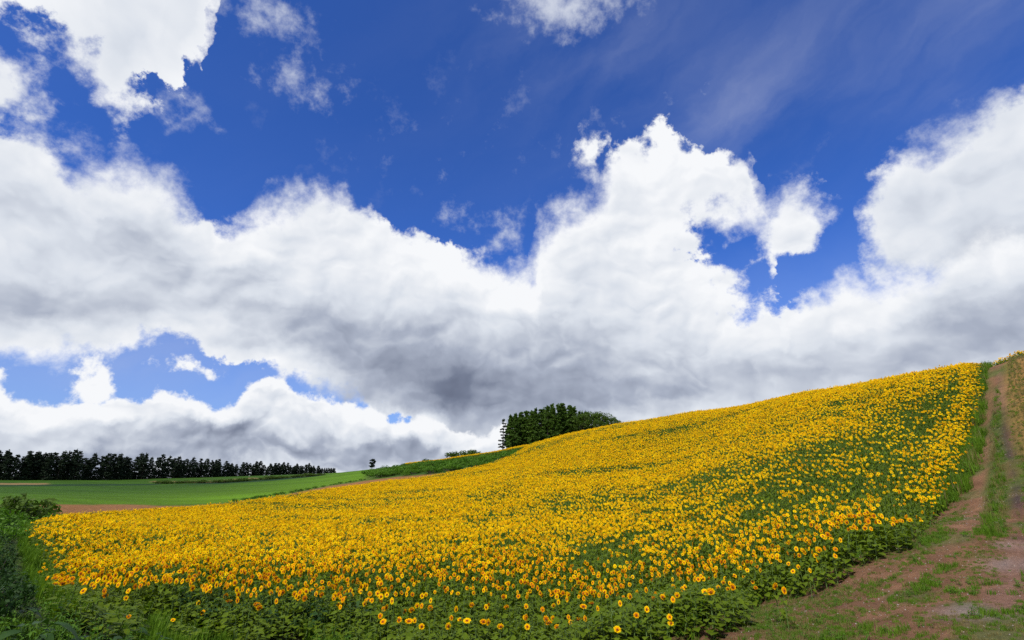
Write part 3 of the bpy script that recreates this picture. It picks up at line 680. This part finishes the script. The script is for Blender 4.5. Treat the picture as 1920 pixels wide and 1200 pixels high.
HI = [plant_meshes(100 + k, .9, True) for k in range(6)]
HIM = []
for k, (st, lf, pt, dc, br, T) in enumerate(HI):
    # origin of the head group stays at the plant base
    HIM.append((st.mesh('stem', [M['stem']]), lf.mesh('foliage', [M['leaf']]), joined('petals', [(pt, 0, T), (br, 1, T)], [M['petal'], M['leaf']]), dc.mesh('seed_disc', [M['disc']], T=T)))
def sunflower(k, x, y, H, label, group, yaw, hs=1.0, hd=None):
    z = float(ground(x, y)[0]); e = bpy.data.objects.new('sunflower', None); COL.objects.link(e)
    e.location = (x, y, z); e.rotation_euler = (rng.normal(0, .05), rng.normal(0, .05), yaw); s = H / .9
    e.scale = (hs, hs, s); e.empty_display_size = .2
    e['label'] = label; e['category'] = 'sunflower'; e['group'] = group
    st, lf, pt, dc = HIM[k]
    link('stem', st, e); link('foliage', lf, e); h = link('flower_head', pt, e); link('seed_disc', dc, h)
    return e
for i, (x, y, H, sz, lab) in enumerate(hero_pts):
    dist = math.hypot(x, y); size = sz / FPX * (y * math.cos(PITCH)) / .19
    hs = min(1.25, max(.55, size * .95)); sunflower(i % 6, x, y, H, lab, 'front sunflowers standing clear of the crop', rng.normal(-.1, .15), hs)
for i, (x, y, H) in enumerate(SEL):
    k = int(rng.integers(6)); r_ = math.hypot(x, y)
    if i < len(front): lab, grp = 'yellow sunflower with brown disc in the loose clumps along the front edge of the crop', 'sunflowers in the loose front clumps'
    elif x < -6: lab, grp = 'orange-yellow sunflower in the ragged front rows of the crop on the meadow side', 'sunflowers in the front rows on the meadow side'
    elif x > 7: lab, grp = 'yellow sunflower in the crowded front rows of the crop on the track side', 'sunflowers in the front rows on the track side'
    else: lab, grp = 'yellow sunflower in the crowded middle of the front rows of the crop', 'sunflowers in the middle of the front rows'
    sunflower(k, x, y, H, lab, grp, rng.normal(-.1, .38) - .35 * math.atan2(x, y), float(rng.uniform(.52, .84)))

# ------------------------------------------------------------------ scattering of uncountable cover as one object each
def scatter(name, coll_meshes, X, Y, Z, rot, scl, idx, label, cat, surf=None):
    col = bpy.data.collections.new(name + '_kinds')
    for j, me in enumerate(coll_meshes):
        o = bpy.data.objects.new('%s_%02d' % (name, j), me); col.objects.link(o)
    me = bpy.data.meshes.new(name); me.vertices.add(len(X)); me.vertices.foreach_set('co', np.stack([X, Y, Z], 1).astype(np.float32).ravel())
    a = me.attributes.new('rot', 'FLOAT_VECTOR', 'POINT'); a.data.foreach_set('vector', np.asarray(rot, np.float32).ravel())
    scl = np.asarray(scl, np.float32); scl = np.repeat(scl[:, None], 3, 1) if scl.ndim == 1 else scl
    a = me.attributes.new('scl', 'FLOAT_VECTOR', 'POINT'); a.data.foreach_set('vector', scl.ravel())
    a = me.attributes.new('idx', 'INT', 'POINT'); a.data.foreach_set('value', np.asarray(idx, np.int32))
    me.update(); ob = link(name, me, label=label, cat=cat, kind='stuff')
    ng = bpy.data.node_groups.new(name, 'GeometryNodeTree'); ng.interface.new_socket('Geometry', in_out='INPUT', socket_type='NodeSocketGeometry'); ng.interface.new_socket('Geometry', in_out='OUTPUT', socket_type='NodeSocketGeometry')
    N = ng.nodes; L = ng.links; gi = N.new('NodeGroupInput'); go = N.new('NodeGroupOutput')
    m2p = N.new('GeometryNodeMeshToPoints'); iop = N.new('GeometryNodeInstanceOnPoints'); ci = N.new('GeometryNodeCollectionInfo')
    ci.inputs['Collection'].default_value = col; ci.inputs['Separate Children'].default_value = True; ci.inputs['Reset Children'].default_value = True
    def attr(n, t):
        q = N.new('GeometryNodeInputNamedAttribute'); q.data_type = t; q.inputs['Name'].default_value = n; return q.outputs['Attribute']
    L.new(gi.outputs[0], m2p.inputs[0]); L.new(m2p.outputs[0], iop.inputs['Points']); L.new(ci.outputs[0], iop.inputs['Instance'])
    iop.inputs['Pick Instance'].default_value = True
    L.new(attr('idx', 'INT'), iop.inputs['Instance Index'])
    e2r = N.new('FunctionNodeEulerToRotation'); L.new(attr('rot', 'FLOAT_VECTOR'), e2r.inputs[0]); L.new(e2r.outputs[0], iop.inputs['Rotation'])
    L.new(attr('scl', 'FLOAT_VECTOR'), iop.inputs['Scale']); L.new(iop.outputs[0], go.inputs[0])
    md = ob.modifiers.new('scatter', 'NODES'); md.node_group = ng
    return ob
mats5 = [M['stem'], M['leaf'], M['petal'], M['disc']]
def lo_plant(seed, hi, flower, nclus=1, sc=1.0):
    rnd = random.Random(seed * 3 + 1); parts = []
    for q in range(nclus):
        st, lf, pt, dc, br, T = plant_meshes(seed * 7 + q, 1.05, hi, flower)
        a = q * 2.1 + rnd.uniform(-.5, .5); off = Vector((.19 * math.cos(a), .16 * math.sin(a), 0)) if nclus > 1 else Vector()
        S = Matrix.Translation(off) @ Matrix.Rotation(rnd.uniform(-.5, .5) if nclus > 1 else 0, 4, 'Z') @ Matrix.Diagonal((sc, sc, rnd.uniform(.88, 1.06) if nclus > 1 else 1, 1))
        parts += [(st, 0, S), (lf, 1, S)]
        if flower and not (nclus > 1 and rnd.random() < .06):
            # heads keep their own round shape: scaled evenly about the neck
            nk = T.translation.copy(); TT = Matrix.Translation(S @ nk) @ Matrix.Rotation(rnd.uniform(-.4, .4), 4, 'Z') @ Matrix.Diagonal((sc, sc, sc, 1)) @ Matrix.Translation(-nk) @ T
            parts += [(br, 1, TT), (pt, 2, TT), (dc, 3, TT)]
    return joined('plant', parts, mats5)
kinds = [lo_plant(200 + k, True, True) for k in range(6)] + [lo_plant(300 + k, False, True, 3, .62) for k in range(8)] + [lo_plant(400 + k, k < 2, False, 1 if k < 2 else 2, 1 if k < 2 else .7) for k in range(4)]
FARR = 23
n = len(CX); idx = np.where(flw, np.where(rr + rng.normal(0, 2.0, n) < FARR, rng.integers(0, 6, n), rng.integers(6, 14, n)), np.where(rr < FARR, rng.integers(14, 16, n), rng.integers(16, 18, n)))
yaw = rng.normal(-.1, .50, n) - .35 * np.arctan2(CX, CY)
rot = np.stack([rng.normal(0, .13, n), rng.normal(0, .13, n), yaw], 1)
hs = np.where(idx >= 6, rng.uniform(.85, 1.1, n), rng.uniform(.42, .80, n)); scl = np.stack([hs, hs, PH / 1.05], 1)
scl[~flw] *= .92
mk = mask
print('crop plants', mk.sum(), 'flowers', (flw & mk).sum())
scatter('sunflower_crop', kinds, CX[mk], CY[mk], gz[mk], rot[mk], scl[mk], idx[mk], 'dense golden crop of sunflowers covering the whole hillside behind the front rows', 'sunflower crop')

# grass, weeds ------------------------------------------------------
def tuft(seed, nb, h, spread, mat, w=.006, lean=.5):
    rnd = random.Random(seed); mb = MB()
    for k in range(nb):
        a = rnd.uniform(0, 6.28); r_ = spread * math.sqrt(rnd.random()); x, y = r_ * math.cos(a), r_ * math.sin(a); b_ = rnd.uniform(0, 6.28); hh = h * rnd.uniform(.5, 1.1); l = hh * lean * rnd.uniform(.3, 1)
        ox, oy = math.cos(b_), math.sin(b_); sx_, sy_ = -oy * w, ox * w
        mb.add([[x - sx_, y - sy_, -.02], [x + sx_, y + sy_, -.02], [x + ox * l * .35 + sx_ * .8, y + oy * l * .35 + sy_ * .8, hh * .6], [x + ox * l * .35 - sx_ * .8, y + oy * l * .35 - sy_ * .8, hh * .6], [x + ox * l, y + oy * l, hh * .95]], [[0, 1, 2, 3], [3, 2, 4]])
    return mb.mesh('tuft', [mat])
def weedplant(seed, h, nl, L, mat, wr=.55, spread=.12):
    rnd = random.Random(seed); mb = MB()
    for s_ in range(3):
        bx, by = rnd.uniform(-spread, spread), rnd.uniform(-spread, spread); hh = h * rnd.uniform(.6, 1.1); tx, ty = bx + rnd.uniform(-.2, .2) * h, by + rnd.uniform(-.2, .2) * h
        tube(mb, [[bx, by, -.03], [(bx + tx) / 2, (by + ty) / 2, hh * .5], [tx, ty, hh]], [.006, .005, .003], 3)
        for i in range(nl):
            f = (i + 1) / nl; l = L * rnd.uniform(.7, 1.15) * (1.1 - .5 * f)
            bigleaf(mb, [bx + (tx - bx) * f, by + (ty - by) * f, hh * f], rnd.uniform(0, 6.28), l, l * wr, rnd.uniform(.1, .8), rnd, 0, 3, up=.6)
    return mb.mesh('weed', [mat])
T_ = [tuft(1, 45, .16, .14, M['grass']), tuft(2, 40, .22, .16, M['grass']), tuft(3, 35, .12, .16, M['dry']), tuft(4, 40, .45, .15, M['grass'], .007, .35), tuft(5, 30, .5, .12, M['dry'], .006, .3),
      weedplant(6, .28, 6, .09, M['scrub']), weedplant(7, .5, 9, .12, M['scrub'], .4), weedplant(8, .5, 9, .17, M['weed'], .7), weedplant(9, .8, 10, .2, M['weed'], .6), weedplant(10, .35, 7, .14, M['leaf'], .8)]
GX, GY, GS, GI = [], [], [], []
def sprinkle(poly, density, kindsel, smin, smax, thr=None, nsc=1.2, seed=60, rmax=999, avoid=None, fall=None):
    P = np.array(poly); x0, y0 = P.min(0); x1, y1 = P.max(0); nn = int((x1 - x0) * (y1 - y0) * density)
    nn = min(nn, 400000); x = rng.uniform(x0, x1, nn); y = rng.uniform(y0, y1, nn); k = inpoly(x, y, poly) & (np.hypot(x, y) < rmax) & (y > 1.5)
    if avoid is not None: k &= ~inpoly(x, y, avoid)
    if thr is not None: k &= fbm(x, y, nsc, 4, seed) > thr + rng.normal(0, .03, nn)
    if fall is not None: k &= rng.random(nn) < fall / (np.hypot(x, y) + 1e-3)
    x, y = x[k], y[k]; GX.append(x); GY.append(y); GS.append(rng.uniform(smin, smax, len(x))); GI.append(rng.choice(kindsel, len(x)))
# verge between the leafy corner and the weeds
VERGE = [hit(*p) for p in [(60, 975), (72, 990), (100, 1025), (130, 1055), (200, 1090), (290, 1100), (380, 1150), (500, 1199), (200, 1199), (100, 1165), (50, 1100), (36, 1030), (34, 985)]]
sprinkle(VERGE, 30, [1, 3, 1, 1, 5], .6, 1.1)
CORNER = [hit(*p) for p in [(230, 1096), (290, 1094), (380, 1140), (560, 1150), (700, 1185), (760, 1199), (380, 1199), (300, 1150)]]
CORN2 = [hit(*p) for p in [(110, 1050), (200, 1088), (290, 1094), (330, 1150), (230, 1150), (130, 1090)]]
sprinkle([(-7.5, 3.2), (-2.5, 3.4), (-1.5, 6.5), (-3.5, 8), (-8, 7)], 40, [1, 0, 5, 6, 0], .5, 1.0)
sprinkle(CORN2, 4, [5, 9, 6], .5, .8); sprinkle(CORN2, 22, [1, 3, 1], .6, 1.1)
sprinkle(CORNER, 16, [9, 8, 9, 7, 7], .7, 1.25)
FOOT = [hit(*p) for p in [(560, 1135), (760, 1178), (1000, 1190), (1160, 1180), (1262, 1125), (1400, 1105), (1420, 1130), (1300, 1199), (700, 1199)]] + [(-1, 5.5)]
sprinkle(FOOT, 26, [1, 3, 6, 9, 5], .6, 1.1)
sprinkle(TRACK, 34, [0, 2, 0, 2], .22, .48, thr=.53, nsc=1.5, seed=21, rmax=34)
sprinkle(TRACK, 110, [2, 0, 2], .15, .40, thr=.46, nsc=.6, seed=71, rmax=26)
sprinkle(TRACK, 12, [5, 1, 0, 2], .3, .55, thr=.62, nsc=1.0, seed=23, rmax=34)
sprinkle(TRACK, 2, [0, 2], .3, .5, rmax=25)
NEARR = [hit(*p) for p in [(1250, 1140), (1400, 1105), (1560, 1055), (1640, 1015), (1660, 1100), (1560, 1199), (1180, 1199)]]
sprinkle(NEARR, 55, [0, 2, 5, 2, 2], .25, .6, thr=.42, nsc=1.1, seed=25)
EDGE = [hit(*p) for p in [(1250, 1150), (1390, 1108), (1480, 1062), (1600, 1015), (1700, 985), (1715, 1000), (1620, 1045), (1500, 1090), (1400, 1140), (1260, 1180)]]
sprinkle(EDGE, 24, [6, 9, 5, 1, 2], .5, 1.0)
SIDE = [hit(*p) for p in [(1700, 975), (1742, 925), (1792, 868), (1816, 798), (1834, 724)]] + [bear(1838, 680, 62), bear(1856, 678, 62)] + [hit(*p) for p in [(1850, 740), (1848, 820), (1838, 880), (1810, 925), (1770, 955), (1745, 975)]]
sprinkle(SIDE, 16, [3, 3, 6, 4, 1, 3], .9, 1.7)
MID = [hit(*p) for p in [(1838, 1005), (1848, 940), (1856, 860), (1862, 780), (1868, 720), (1878, 720), (1878, 800), (1884, 880), (1888, 950), (1880, 1010)]]
sprinkle(MID, 24, [3, 6, 2, 4, 2, 1], .3, .75)
RSIDE = [hit(*p) for p in [(1905, 1000), (1890, 800), (1888, 730)]] + [bear(1902, 680, 57)] + [hit(1990, 800), hit(1990, 1000)]
sprinkle(RSIDE, 22, [4, 2, 2, 0, 1, 5], .3, .7)
sprinkle(STUB, 26, [2, 2, 4], .25, .5, rmax=64)
sprinkle([hit(1905, 1010), hit(1905, 860), hit(2000, 800), hit(2000, 1100)], 24, [2, 0, 1, 4, 5], .3, .7)
for (px, py, w_, dn) in ((1775, 1000, .6, 45), (1745, 1015, .5, 40), (1750, 1045, .6, 40), (1720, 1080, .7, 40), (1700, 1110, .6, 40), (1862, 1000, .7, 45), (1885, 995, .5, 45), (1890, 1100, .9, 30), (1880, 1150, .5, 30), (1620, 1190, .6, 30)):
    cx, cy = hit(px, py); cp = [(cx + w_ * math.cos(t) * 1.3, cy + w_ * .8 * math.sin(t)) for t in np.linspace(0, 6.28, 12)[:-1]]
    sprinkle(cp, dn, [0, 1, 0, 5], .4, .75)
sprinkle(WEEDL, 9, [7, 8, 6, 6, 5], .4, .8, rmax=60)
GX = np.concatenate(GX); GY = np.concatenate(GY); GS = np.concatenate(GS); GI = np.concatenate(GI)
gd = np.hypot(GX, GY); GS = GS * np.where(gd < 6, .7, 1); kk = gd > 3.6; GX, GY, GS, GI = GX[kk], GY[kk], GS[kk], GI[kk]
kj = rng.normal(0, .12, len(GX)); kk = (ldist(GX, GY, RUT1) > .26 + kj) & (ldist(GX, GY, RUT2) > .24 + kj); GX, GY, GS, GI = GX[kk], GY[kk], GS[kk], GI[kk]
GZ = ground(GX, GY); n = len(GX); grot = np.stack([rng.normal(0, .1, n), rng.normal(0, .1, n), rng.uniform(0, 6.28, n)], 1)
isg = GI < 5
print('grass', isg.sum(), 'weeds', (~isg).sum())
scatter('grass', T_[:5], GX[isg], GY[isg], GZ[isg], grot[isg], GS[isg], GI[isg], 'mixed green and dry grass on the verges and the dirt track', 'grass')
scatter('undergrowth', T_[5:], GX[~isg], GY[~isg], GZ[~isg], grot[~isg], GS[~isg], GI[~isg] - 5, 'leafy green weeds around the foot of the sunflower crop', 'weeds')

def pebble(seed):
    rnd = random.Random(seed); mb = MB(); V = []; F = []
    for zz, rr_ in ((-.3, .7), (.1, 1.0), (.5, .6)):
        for k in range(6): a = k * math.pi / 3 + rnd.uniform(-.2, .2); q = rr_ * rnd.uniform(.8, 1.15); V.append([q * math.cos(a), q * math.sin(a) * .8, zz * rnd.uniform(.8, 1.2)])
    for i in range(2):
        for k in range(6): F.append([i * 6 + k, i * 6 + (k + 1) % 6, (i + 1) * 6 + (k + 1) % 6, (i + 1) * 6 + k])
    F.append([12 + k for k in range(6)]); mb.add(V, F); return mb.mesh('pebble', [M['stone']], smooth=False)
PX = rng.uniform(3, 32, 40000); PY = rng.uniform(4, 30, 40000); kk = inpoly(PX, PY, TRACK) & (fbm(PX, PY, 2.0, 3, 90) > .42); PX, PY = PX[kk][:3600], PY[kk][:3600]; n = len(PX)
scatter('gravel', [pebble(k) for k in range(4)], PX, PY, ground(PX, PY) + .004, np.stack([rng.normal(0, .3, n), rng.normal(0, .3, n), rng.uniform(0, 6.28, n)], 1), .006 + .017 * rng.random(n) ** 4, rng.integers(0, 4, n), 'small pale stones strewn over the reddish dirt track', 'gravel')

# ------------------------------------------------------------------ trees and bushes
def leafcloud(mb, C, rad, n, size, rnd, mi=0, flat=.8):
    C = np.asarray(C, float)
    D = rnd.normal(0, 1, (n, 3)); D /= np.linalg.norm(D, axis=1)[:, None]; rr_ = rad * rnd.random(n) ** .45
    P = C + D * rr_[:, None] * np.array([1, 1, flat])
    U = rnd.normal(0, 1, (n, 3)); U /= np.linalg.norm(U, axis=1)[:, None]; Wv = np.cross(U, rnd.normal(0, 1, (n, 3))); Wv /= np.linalg.norm(Wv, axis=1)[:, None]
    s = size * rnd.uniform(.6, 1.3, n)[:, None]
    V = np.stack([P - U * s, P - Wv * s * .45, P + U * s, P + Wv * s * .45], 1).reshape(-1, 3)
    F = (np.arange(n)[:, None] * 4 + np.arange(4)[None]).tolist(); mb.add(V, F, mi)
def conifer(seed, H, Wd, whorls, per, nleaf, size, mat, base=.08, shape='column', sparse=False):
    rnd = np.random.default_rng(seed); tr = MB(); cr = MB(); lean = rnd.uniform(-.02, .05) * H
    def cen(f): return np.array([lean * f * f, 0, H * f])
    tube(tr, [cen(0) - [0, 0, .5], cen(.3), cen(.65), cen(.97)], [.022 * H, .017 * H, .010 * H, .003 * H], 7)
    for i in range(whorls):
        f = base + (1 - base) * (i + .5) / whorls
        if shape == 'column': w = Wd * (.85 + .15 * math.sin(f * 5 + seed)) * (1 if f < .62 else max(.22, (1.04 - f) / .42) ** .8)
        elif shape == 'cone': w = Wd * (1.05 - f) ** .7 * (1 if f > .2 else .8)
        else: w = Wd * math.sqrt(max(.05, 1 - ((f - .55) / .5) ** 2))
        for k in range(per):
            if rnd.random() < (.25 if sparse else .12): continue
            a = rnd.uniform(0, 6.28); l = w * rnd.uniform(.55, 1.15); c = cen(f); e = c + np.array([math.cos(a) * l, math.sin(a) * l, rnd.uniform(-.06, .05) * H * .5 * (1 if shape != 'column' else .6)])
            tube(tr, [c, (c + e) / 2 + [0, 0, .1], e], [.006 * H, .004 * H, .002 * H], 3)
            for t in ((.55, .95) if not sparse else (.6, .95)):
                leafcloud(cr, c + (e - c) * t, w * (.34 if not sparse else .22) * rnd.uniform(.7, 1.2), nleaf, size, rnd, 0, .55)
    leafcloud(cr, cen(.97), Wd * .22, nleaf, size, rnd, 0, 1.4)
    return tr.mesh('trunk', [M['bark']]), cr.mesh('crown', [mat], smooth=False)
def roundtree(seed, H, Wd, nb, nleaf, size, mat):
    rnd = np.random.default_rng(seed); tr = MB(); cr = MB()
    tube(tr, [[0, 0, -.4], [.05, 0, H * .25], [0, .1, H * .5]], [.03 * H, .024 * H, .015 * H], 7)
    for k in range(nb):
        a = rnd.uniform(0, 6.28); ph = rnd.uniform(-.3, 1.2); l = rnd.uniform(.55, 1.0); e = np.array([math.cos(a) * math.cos(ph) * Wd * l, math.sin(a) * math.cos(ph) * Wd * l, H * .52 + math.sin(ph) * H * .44 * l])
        tube(tr, [[0, .05, H * .35], e * .55 + np.array([0, 0, H * .16]), e], [.012 * H, .007 * H, .003 * H], 3)
        leafcloud(cr, e, Wd * rnd.uniform(.26, .4), nleaf, size, rnd, 0, .75)
    return tr.mesh('trunk', [M['bark']]), cr.mesh('crown', [mat], smooth=False)
def bush(seed, w, h, nb, nleaf, size, mat):
    rnd = np.random.default_rng(seed); tr = MB(); cr = MB()
    for k in range(nb):
        a = rnd.uniform(0, 6.28); l = math.sqrt(rnd.random()); e = np.array([math.cos(a) * w * l, math.sin(a) * w * l, h * rnd.uniform(.3, .85) * (1.1 - .5 * l)])
        tube(tr, [[e[0] * .2, e[1] * .2, -.1], e], [.02 * h, .008 * h], 3)
        leafcloud(cr, e, w * .34, nleaf, size, rnd, 0, .7)
    return tr.mesh('branches', [M['bark']]), cr.mesh('foliage', [mat], smooth=False)
def tree(name, meshes, x, y, H, href, label, cat, group, yaw=None, wid=1.0, sink=0.0, pn=('trunk', 'crown'), tilt=0.0):
    z = float(ground(x, y)[0]) - sink; e = bpy.data.objects.new(name, None); COL.objects.link(e); s = H / href
    e.location = (x, y, z); e.scale = (s * wid, s * wid, s); e.rotation_euler = (0, tilt, rng.uniform(0, 6.28) if yaw is None else yaw)
    e['label'] = label; e['category'] = cat
    if group: e['group'] = group
    link(pn[0], meshes[0], e); link(pn[1], meshes[1], e); return e
def topz(px, py, r): x, y, z = ray(px, py); return EYE + r * z / math.hypot(x, y)
# far windbreak
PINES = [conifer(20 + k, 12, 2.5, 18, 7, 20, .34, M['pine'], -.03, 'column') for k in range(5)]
tops = [(-60, 846), (0, 845), (30, 850), (55, 846), (75, 846), (100, 847), (120, 844), (140, 843), (150, 856), (180, 851), (205, 850), (225, 853), (245, 856), (260, 852), (290, 853), (320, 858), (350, 860), (372, 863), (395, 863),
        (420, 866), (440, 868), (465, 868), (488, 866), (500, 870), (530, 870), (560, 872), (572, 870), (590, 875), (610, 880), (628, 886)]
px = -40.0; i = 0
while px < 628:
    r_ = 262 + (max(px, 0) / 628) ** 1.5 * 110 + rng.uniform(-3, 3)
    ty = np.interp(px, [t[0] for t in tops], [t[1] for t in tops]) + rng.uniform(-3.5, 5)
    x, y = bear(px, 895, r_); zg = float(ground(x, y)[0]); H = max(4.0, topz(px, ty, r_) - zg)
    if px < 148: lab, grp = 'dark tall pine in the tight wall of trees before the first gap of the windbreak', 'tallest pines of the windbreak'
    elif px < 430: lab, grp = 'dark pine in the middle stretch of the windbreak, sky showing between the trunks', 'middle pines of the windbreak'
    else: lab, grp = 'small dark pine at the low far end of the windbreak', 'far pines of the windbreak'
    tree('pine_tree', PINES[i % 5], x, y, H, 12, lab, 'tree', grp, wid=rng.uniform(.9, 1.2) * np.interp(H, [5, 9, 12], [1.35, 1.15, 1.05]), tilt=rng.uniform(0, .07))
    px += np.interp(px, [0, 300, 628], [12.5, 9.5, 4.2]) * rng.uniform(.5, 1.4) + (9 if 140 < px < 150 else 0); i += 1
# grove on the hill
LARCH = [conifer(50 + k, 11, 1.9, 16, 7, 18, .34, M['larch'], .03, 'cone' if k != 2 else 'column') for k in range(4)]
gt = [(955, 779), (965, 776), (980, 772), (1000, 768), (1020, 762), (1035, 759), (1055, 757), (1075, 762), (1090, 768), (1110, 774)]
for j in range(30):
    px = 957 + (j % 15) * 10.2 + rng.uniform(-3, 3); r_ = 134 + (j // 15) * 8 + rng.uniform(-2.5, 2.5)
    ty = np.interp(px, [t[0] for t in gt], [t[1] for t in gt]) + rng.uniform(-1, 5)
    x, y = bear(px, 800, r_); zg = float(ground(x, y)[0]); H = topz(px, ty, r_) - zg
    tree('larch_tree', LARCH[j % 4], x, y, max(4, H), 11, 'green larch packed in the dense body of the hilltop grove', 'tree', 'larches of the hilltop grove', wid=rng.uniform(.9, 1.25))
LONE = conifer(77, 9, 1.4, 10, 5, 24, .24, M['pine'], .16, 'column', True)
x, y = bear(943, 800, 128); tree('larch_tree', LONE, x, y, topz(943, 786, 128) - float(ground(x, y)[0]), 9, 'thin sparse tree with bare trunk standing alone at the lower end of the grove', 'tree', None, yaw=.4)
BRO = [roundtree(80 + k, 8, 3.0, 34, 55, .22, M['broad']) for k in range(3)]
for j, (px, ty, r_, w_, lab) in enumerate([(1095, 771, 128, 1.0, 'round broadleaf tree where the grove steps down from larch to low crowns'), (1112, 769, 126, 1.0, 'tallest round broadleaf crown on the uphill side of the grove'), (1130, 772, 124, .95, 'round broadleaf tree second from the uphill end of the grove'),
                                  (1146, 779, 122, .8, 'low round broadleaf tree at the uphill end of the grove'), (1157, 785, 120, .6, 'smallest broadleaf tree closing the grove at its uphill end'), (1120, 786, 116, .7, 'lighter green low tree in front of the round crowns of the grove')]):
    x, y = bear(px, 800, r_); H = topz(px, ty, r_) - float(ground(x, y)[0]); tree('broadleaf_tree', BRO[j % 3], x, y, max(3, H), 8, lab, 'tree', None, wid=w_ * 1.2)
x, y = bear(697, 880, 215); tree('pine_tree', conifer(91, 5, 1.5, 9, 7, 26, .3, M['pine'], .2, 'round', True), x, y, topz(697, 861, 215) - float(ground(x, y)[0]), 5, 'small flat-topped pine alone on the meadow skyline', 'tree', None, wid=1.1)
BU = [bush(100 + k, 1.6, 1.8, 20, 45, .13, M['scrub']) for k in range(4)]; BD = [bush(110 + k, 1.6, 1.8, 22, 45, .14, M['broad']) for k in range(2)]
def putbush(px, r_, top, meshes, lab, grp=None, wid=1.0, name='bush', ref=1.8, H=None):
    x, y = bear(px, top, r_); h = H or max(.5, topz(px, top, r_) - float(ground(x, y)[0])); return tree(name, meshes, x, y, h, ref, lab, 'bush', grp, wid=wid, pn=('branches', 'foliage'))
putbush(867, 158, 842, BD[0], 'dark flat bush on the skyline above the yellow strip, the lower of two touching', wid=1.5); putbush(886, 155, 840, BD[1], 'dark taller bush on the skyline above the yellow strip', wid=1.3)
putbush(803, 178, 858, BD[0], 'tiny dark shrub poking up over the thin yellow strip', wid=1.1)
putbush(1172, 112, 788, BD[1], 'tiny bush on the skyline just uphill of the grove', wid=.8)
putbush(764, 150, 866, BD[0], 'round dark bush at the meadow end of the scrub bank')
SP = np.array(SCRUB); cnt = 0
while cnt < 110:
    x = rng.uniform(SP[:, 0].min(), SP[:, 0].max()); y = rng.uniform(SP[:, 1].min(), SP[:, 1].max())
    if not inpoly(np.array([x]), np.array([y]), SCRUB)[0]: continue
    tree('bush', BU[cnt % 4], x, y, rng.uniform(.9, 2.0), 1.8, 'green bush in the scrubby bank between meadow and sunflowers', 'bush', 'bushes of the scrub bank', wid=rng.uniform(1.0, 1.6), pn=('branches', 'foliage')); cnt += 1
# weeds spotted along the margin of the bare field
for j in range(34):
    px = 440 + j * 7.4 + rng.uniform(-3, 3); py = np.interp(px, [440, 560, 620, 690], [941, 922, 910, 899]); x, y = hit(px, py)
    tree('weed_clump', BU[j % 4], x, y, rng.uniform(.25, .6), 1.8, 'small dark weed clump on the line between meadow and bare strip', 'weed', 'weeds along the bare strip', pn=('branches', 'foliage'))
putbush(25, 62, 917, BD[1], 'dark spiky bush standing out against the dark green meadow', wid=1.1)
putbush(77, 60, 956, BU[1], 'low green bush at the far corner of the sunflower crop', wid=1.4)
for j in range(26):
    px = 300 + j * 12.0; py = np.interp(px, [300, 420, 560, 620], [907, 905, 895, 890]); x, y = hit(px, py)
    tree('hedge_bush', BD[j % 2], x, y, rng.uniform(.8, 1.7), 1.8, 'dark low bush in the hedge across the far meadow', 'bush', 'hedge bushes across the meadow', wid=2.2, pn=('branches', 'foliage'))
BW = [bush(120 + k, 1.1, 1.5, 30, 42, .085, M['weed']) for k in range(3)]
for j, (px, top, r_, w_, lab) in enumerate([(-95, 985, 17, .7, 'tall dark bush cut by the edge of the picture, biggest of the bank bushes'), (-12, 1025, 14, .4, 'dark leafy bush leaning over the grass verge'), (-28, 1080, 11, .4, 'shadowy bush low on the bank beside the big-leaved weeds'),
                                        (-25, 952, 40, 1.0, 'dark green bush higher up the bank behind the tall one'), (8, 946, 52, .8, 'brownish green bush by the end of the bare strip'), (20, 978, 32, .5, 'rounded bush where the verge narrows'), (-5, 1130, 9.5, .35, 'dark weed bush just above the big-leaved weeds'), (-90, 1150, 8, .4, 'dark bush at the near foot of the bank')]):
    x, y = bear(px, top, r_); h = max(.6, min(2.4, topz(px, top, r_) - float(ground(x, y)[0])))
    tree('bush', BU[j % 3] if r_ > 30 else BW[j % 3], x, y, h, 1.5, lab, 'bush', None, wid=w_ * 1.5 / h, pn=('branches', 'foliage'))
# large-leaved weeds at the bottom
def dock(seed):
    rnd = random.Random(seed); mb = MB()
    for i in range(9):
        bigleaf(mb, [rnd.uniform(-.04, .04), rnd.uniform(-.04, .04), .02], i * .75 + rnd.uniform(-.3, .3), rnd.uniform(.22, .36), rnd.uniform(.10, .15), rnd.uniform(.1, .8), rnd, 0, 4, up=rnd.uniform(.7, 1.6))
    return mb.mesh('leaves', [M['weed']])
DK = [dock(k) for k in range(4)]
for j, (px, py, lab) in enumerate([(60, 1175, 'big-leaved weed with curling leaves nearest the dark bank'), (115, 1185, 'broad dull-green weed beside the curling one'), (165, 1150, 'big-leaved weed standing up against the grass verge'), (200, 1190, 'wide-leaved weed in the bottom row, between the upright ones'),
                              (245, 1175, 'pale folded-leaf weed below the leafy corner'), (290, 1190, 'big-leaved weed at the end of the bottom row'), (40, 1130, 'grey-green leaved weed half hidden under the dark bank bush')]):
    x, y = hit(px, py, .25); z = float(ground(x, y)[0]); link('broad_leaved_weed', DK[j % 4], label=lab, cat='weed', loc=(x, y, z), rot=(0, 0, rng.uniform(0, 6.28)), scale=float(rng.uniform(.75, 1.05)))
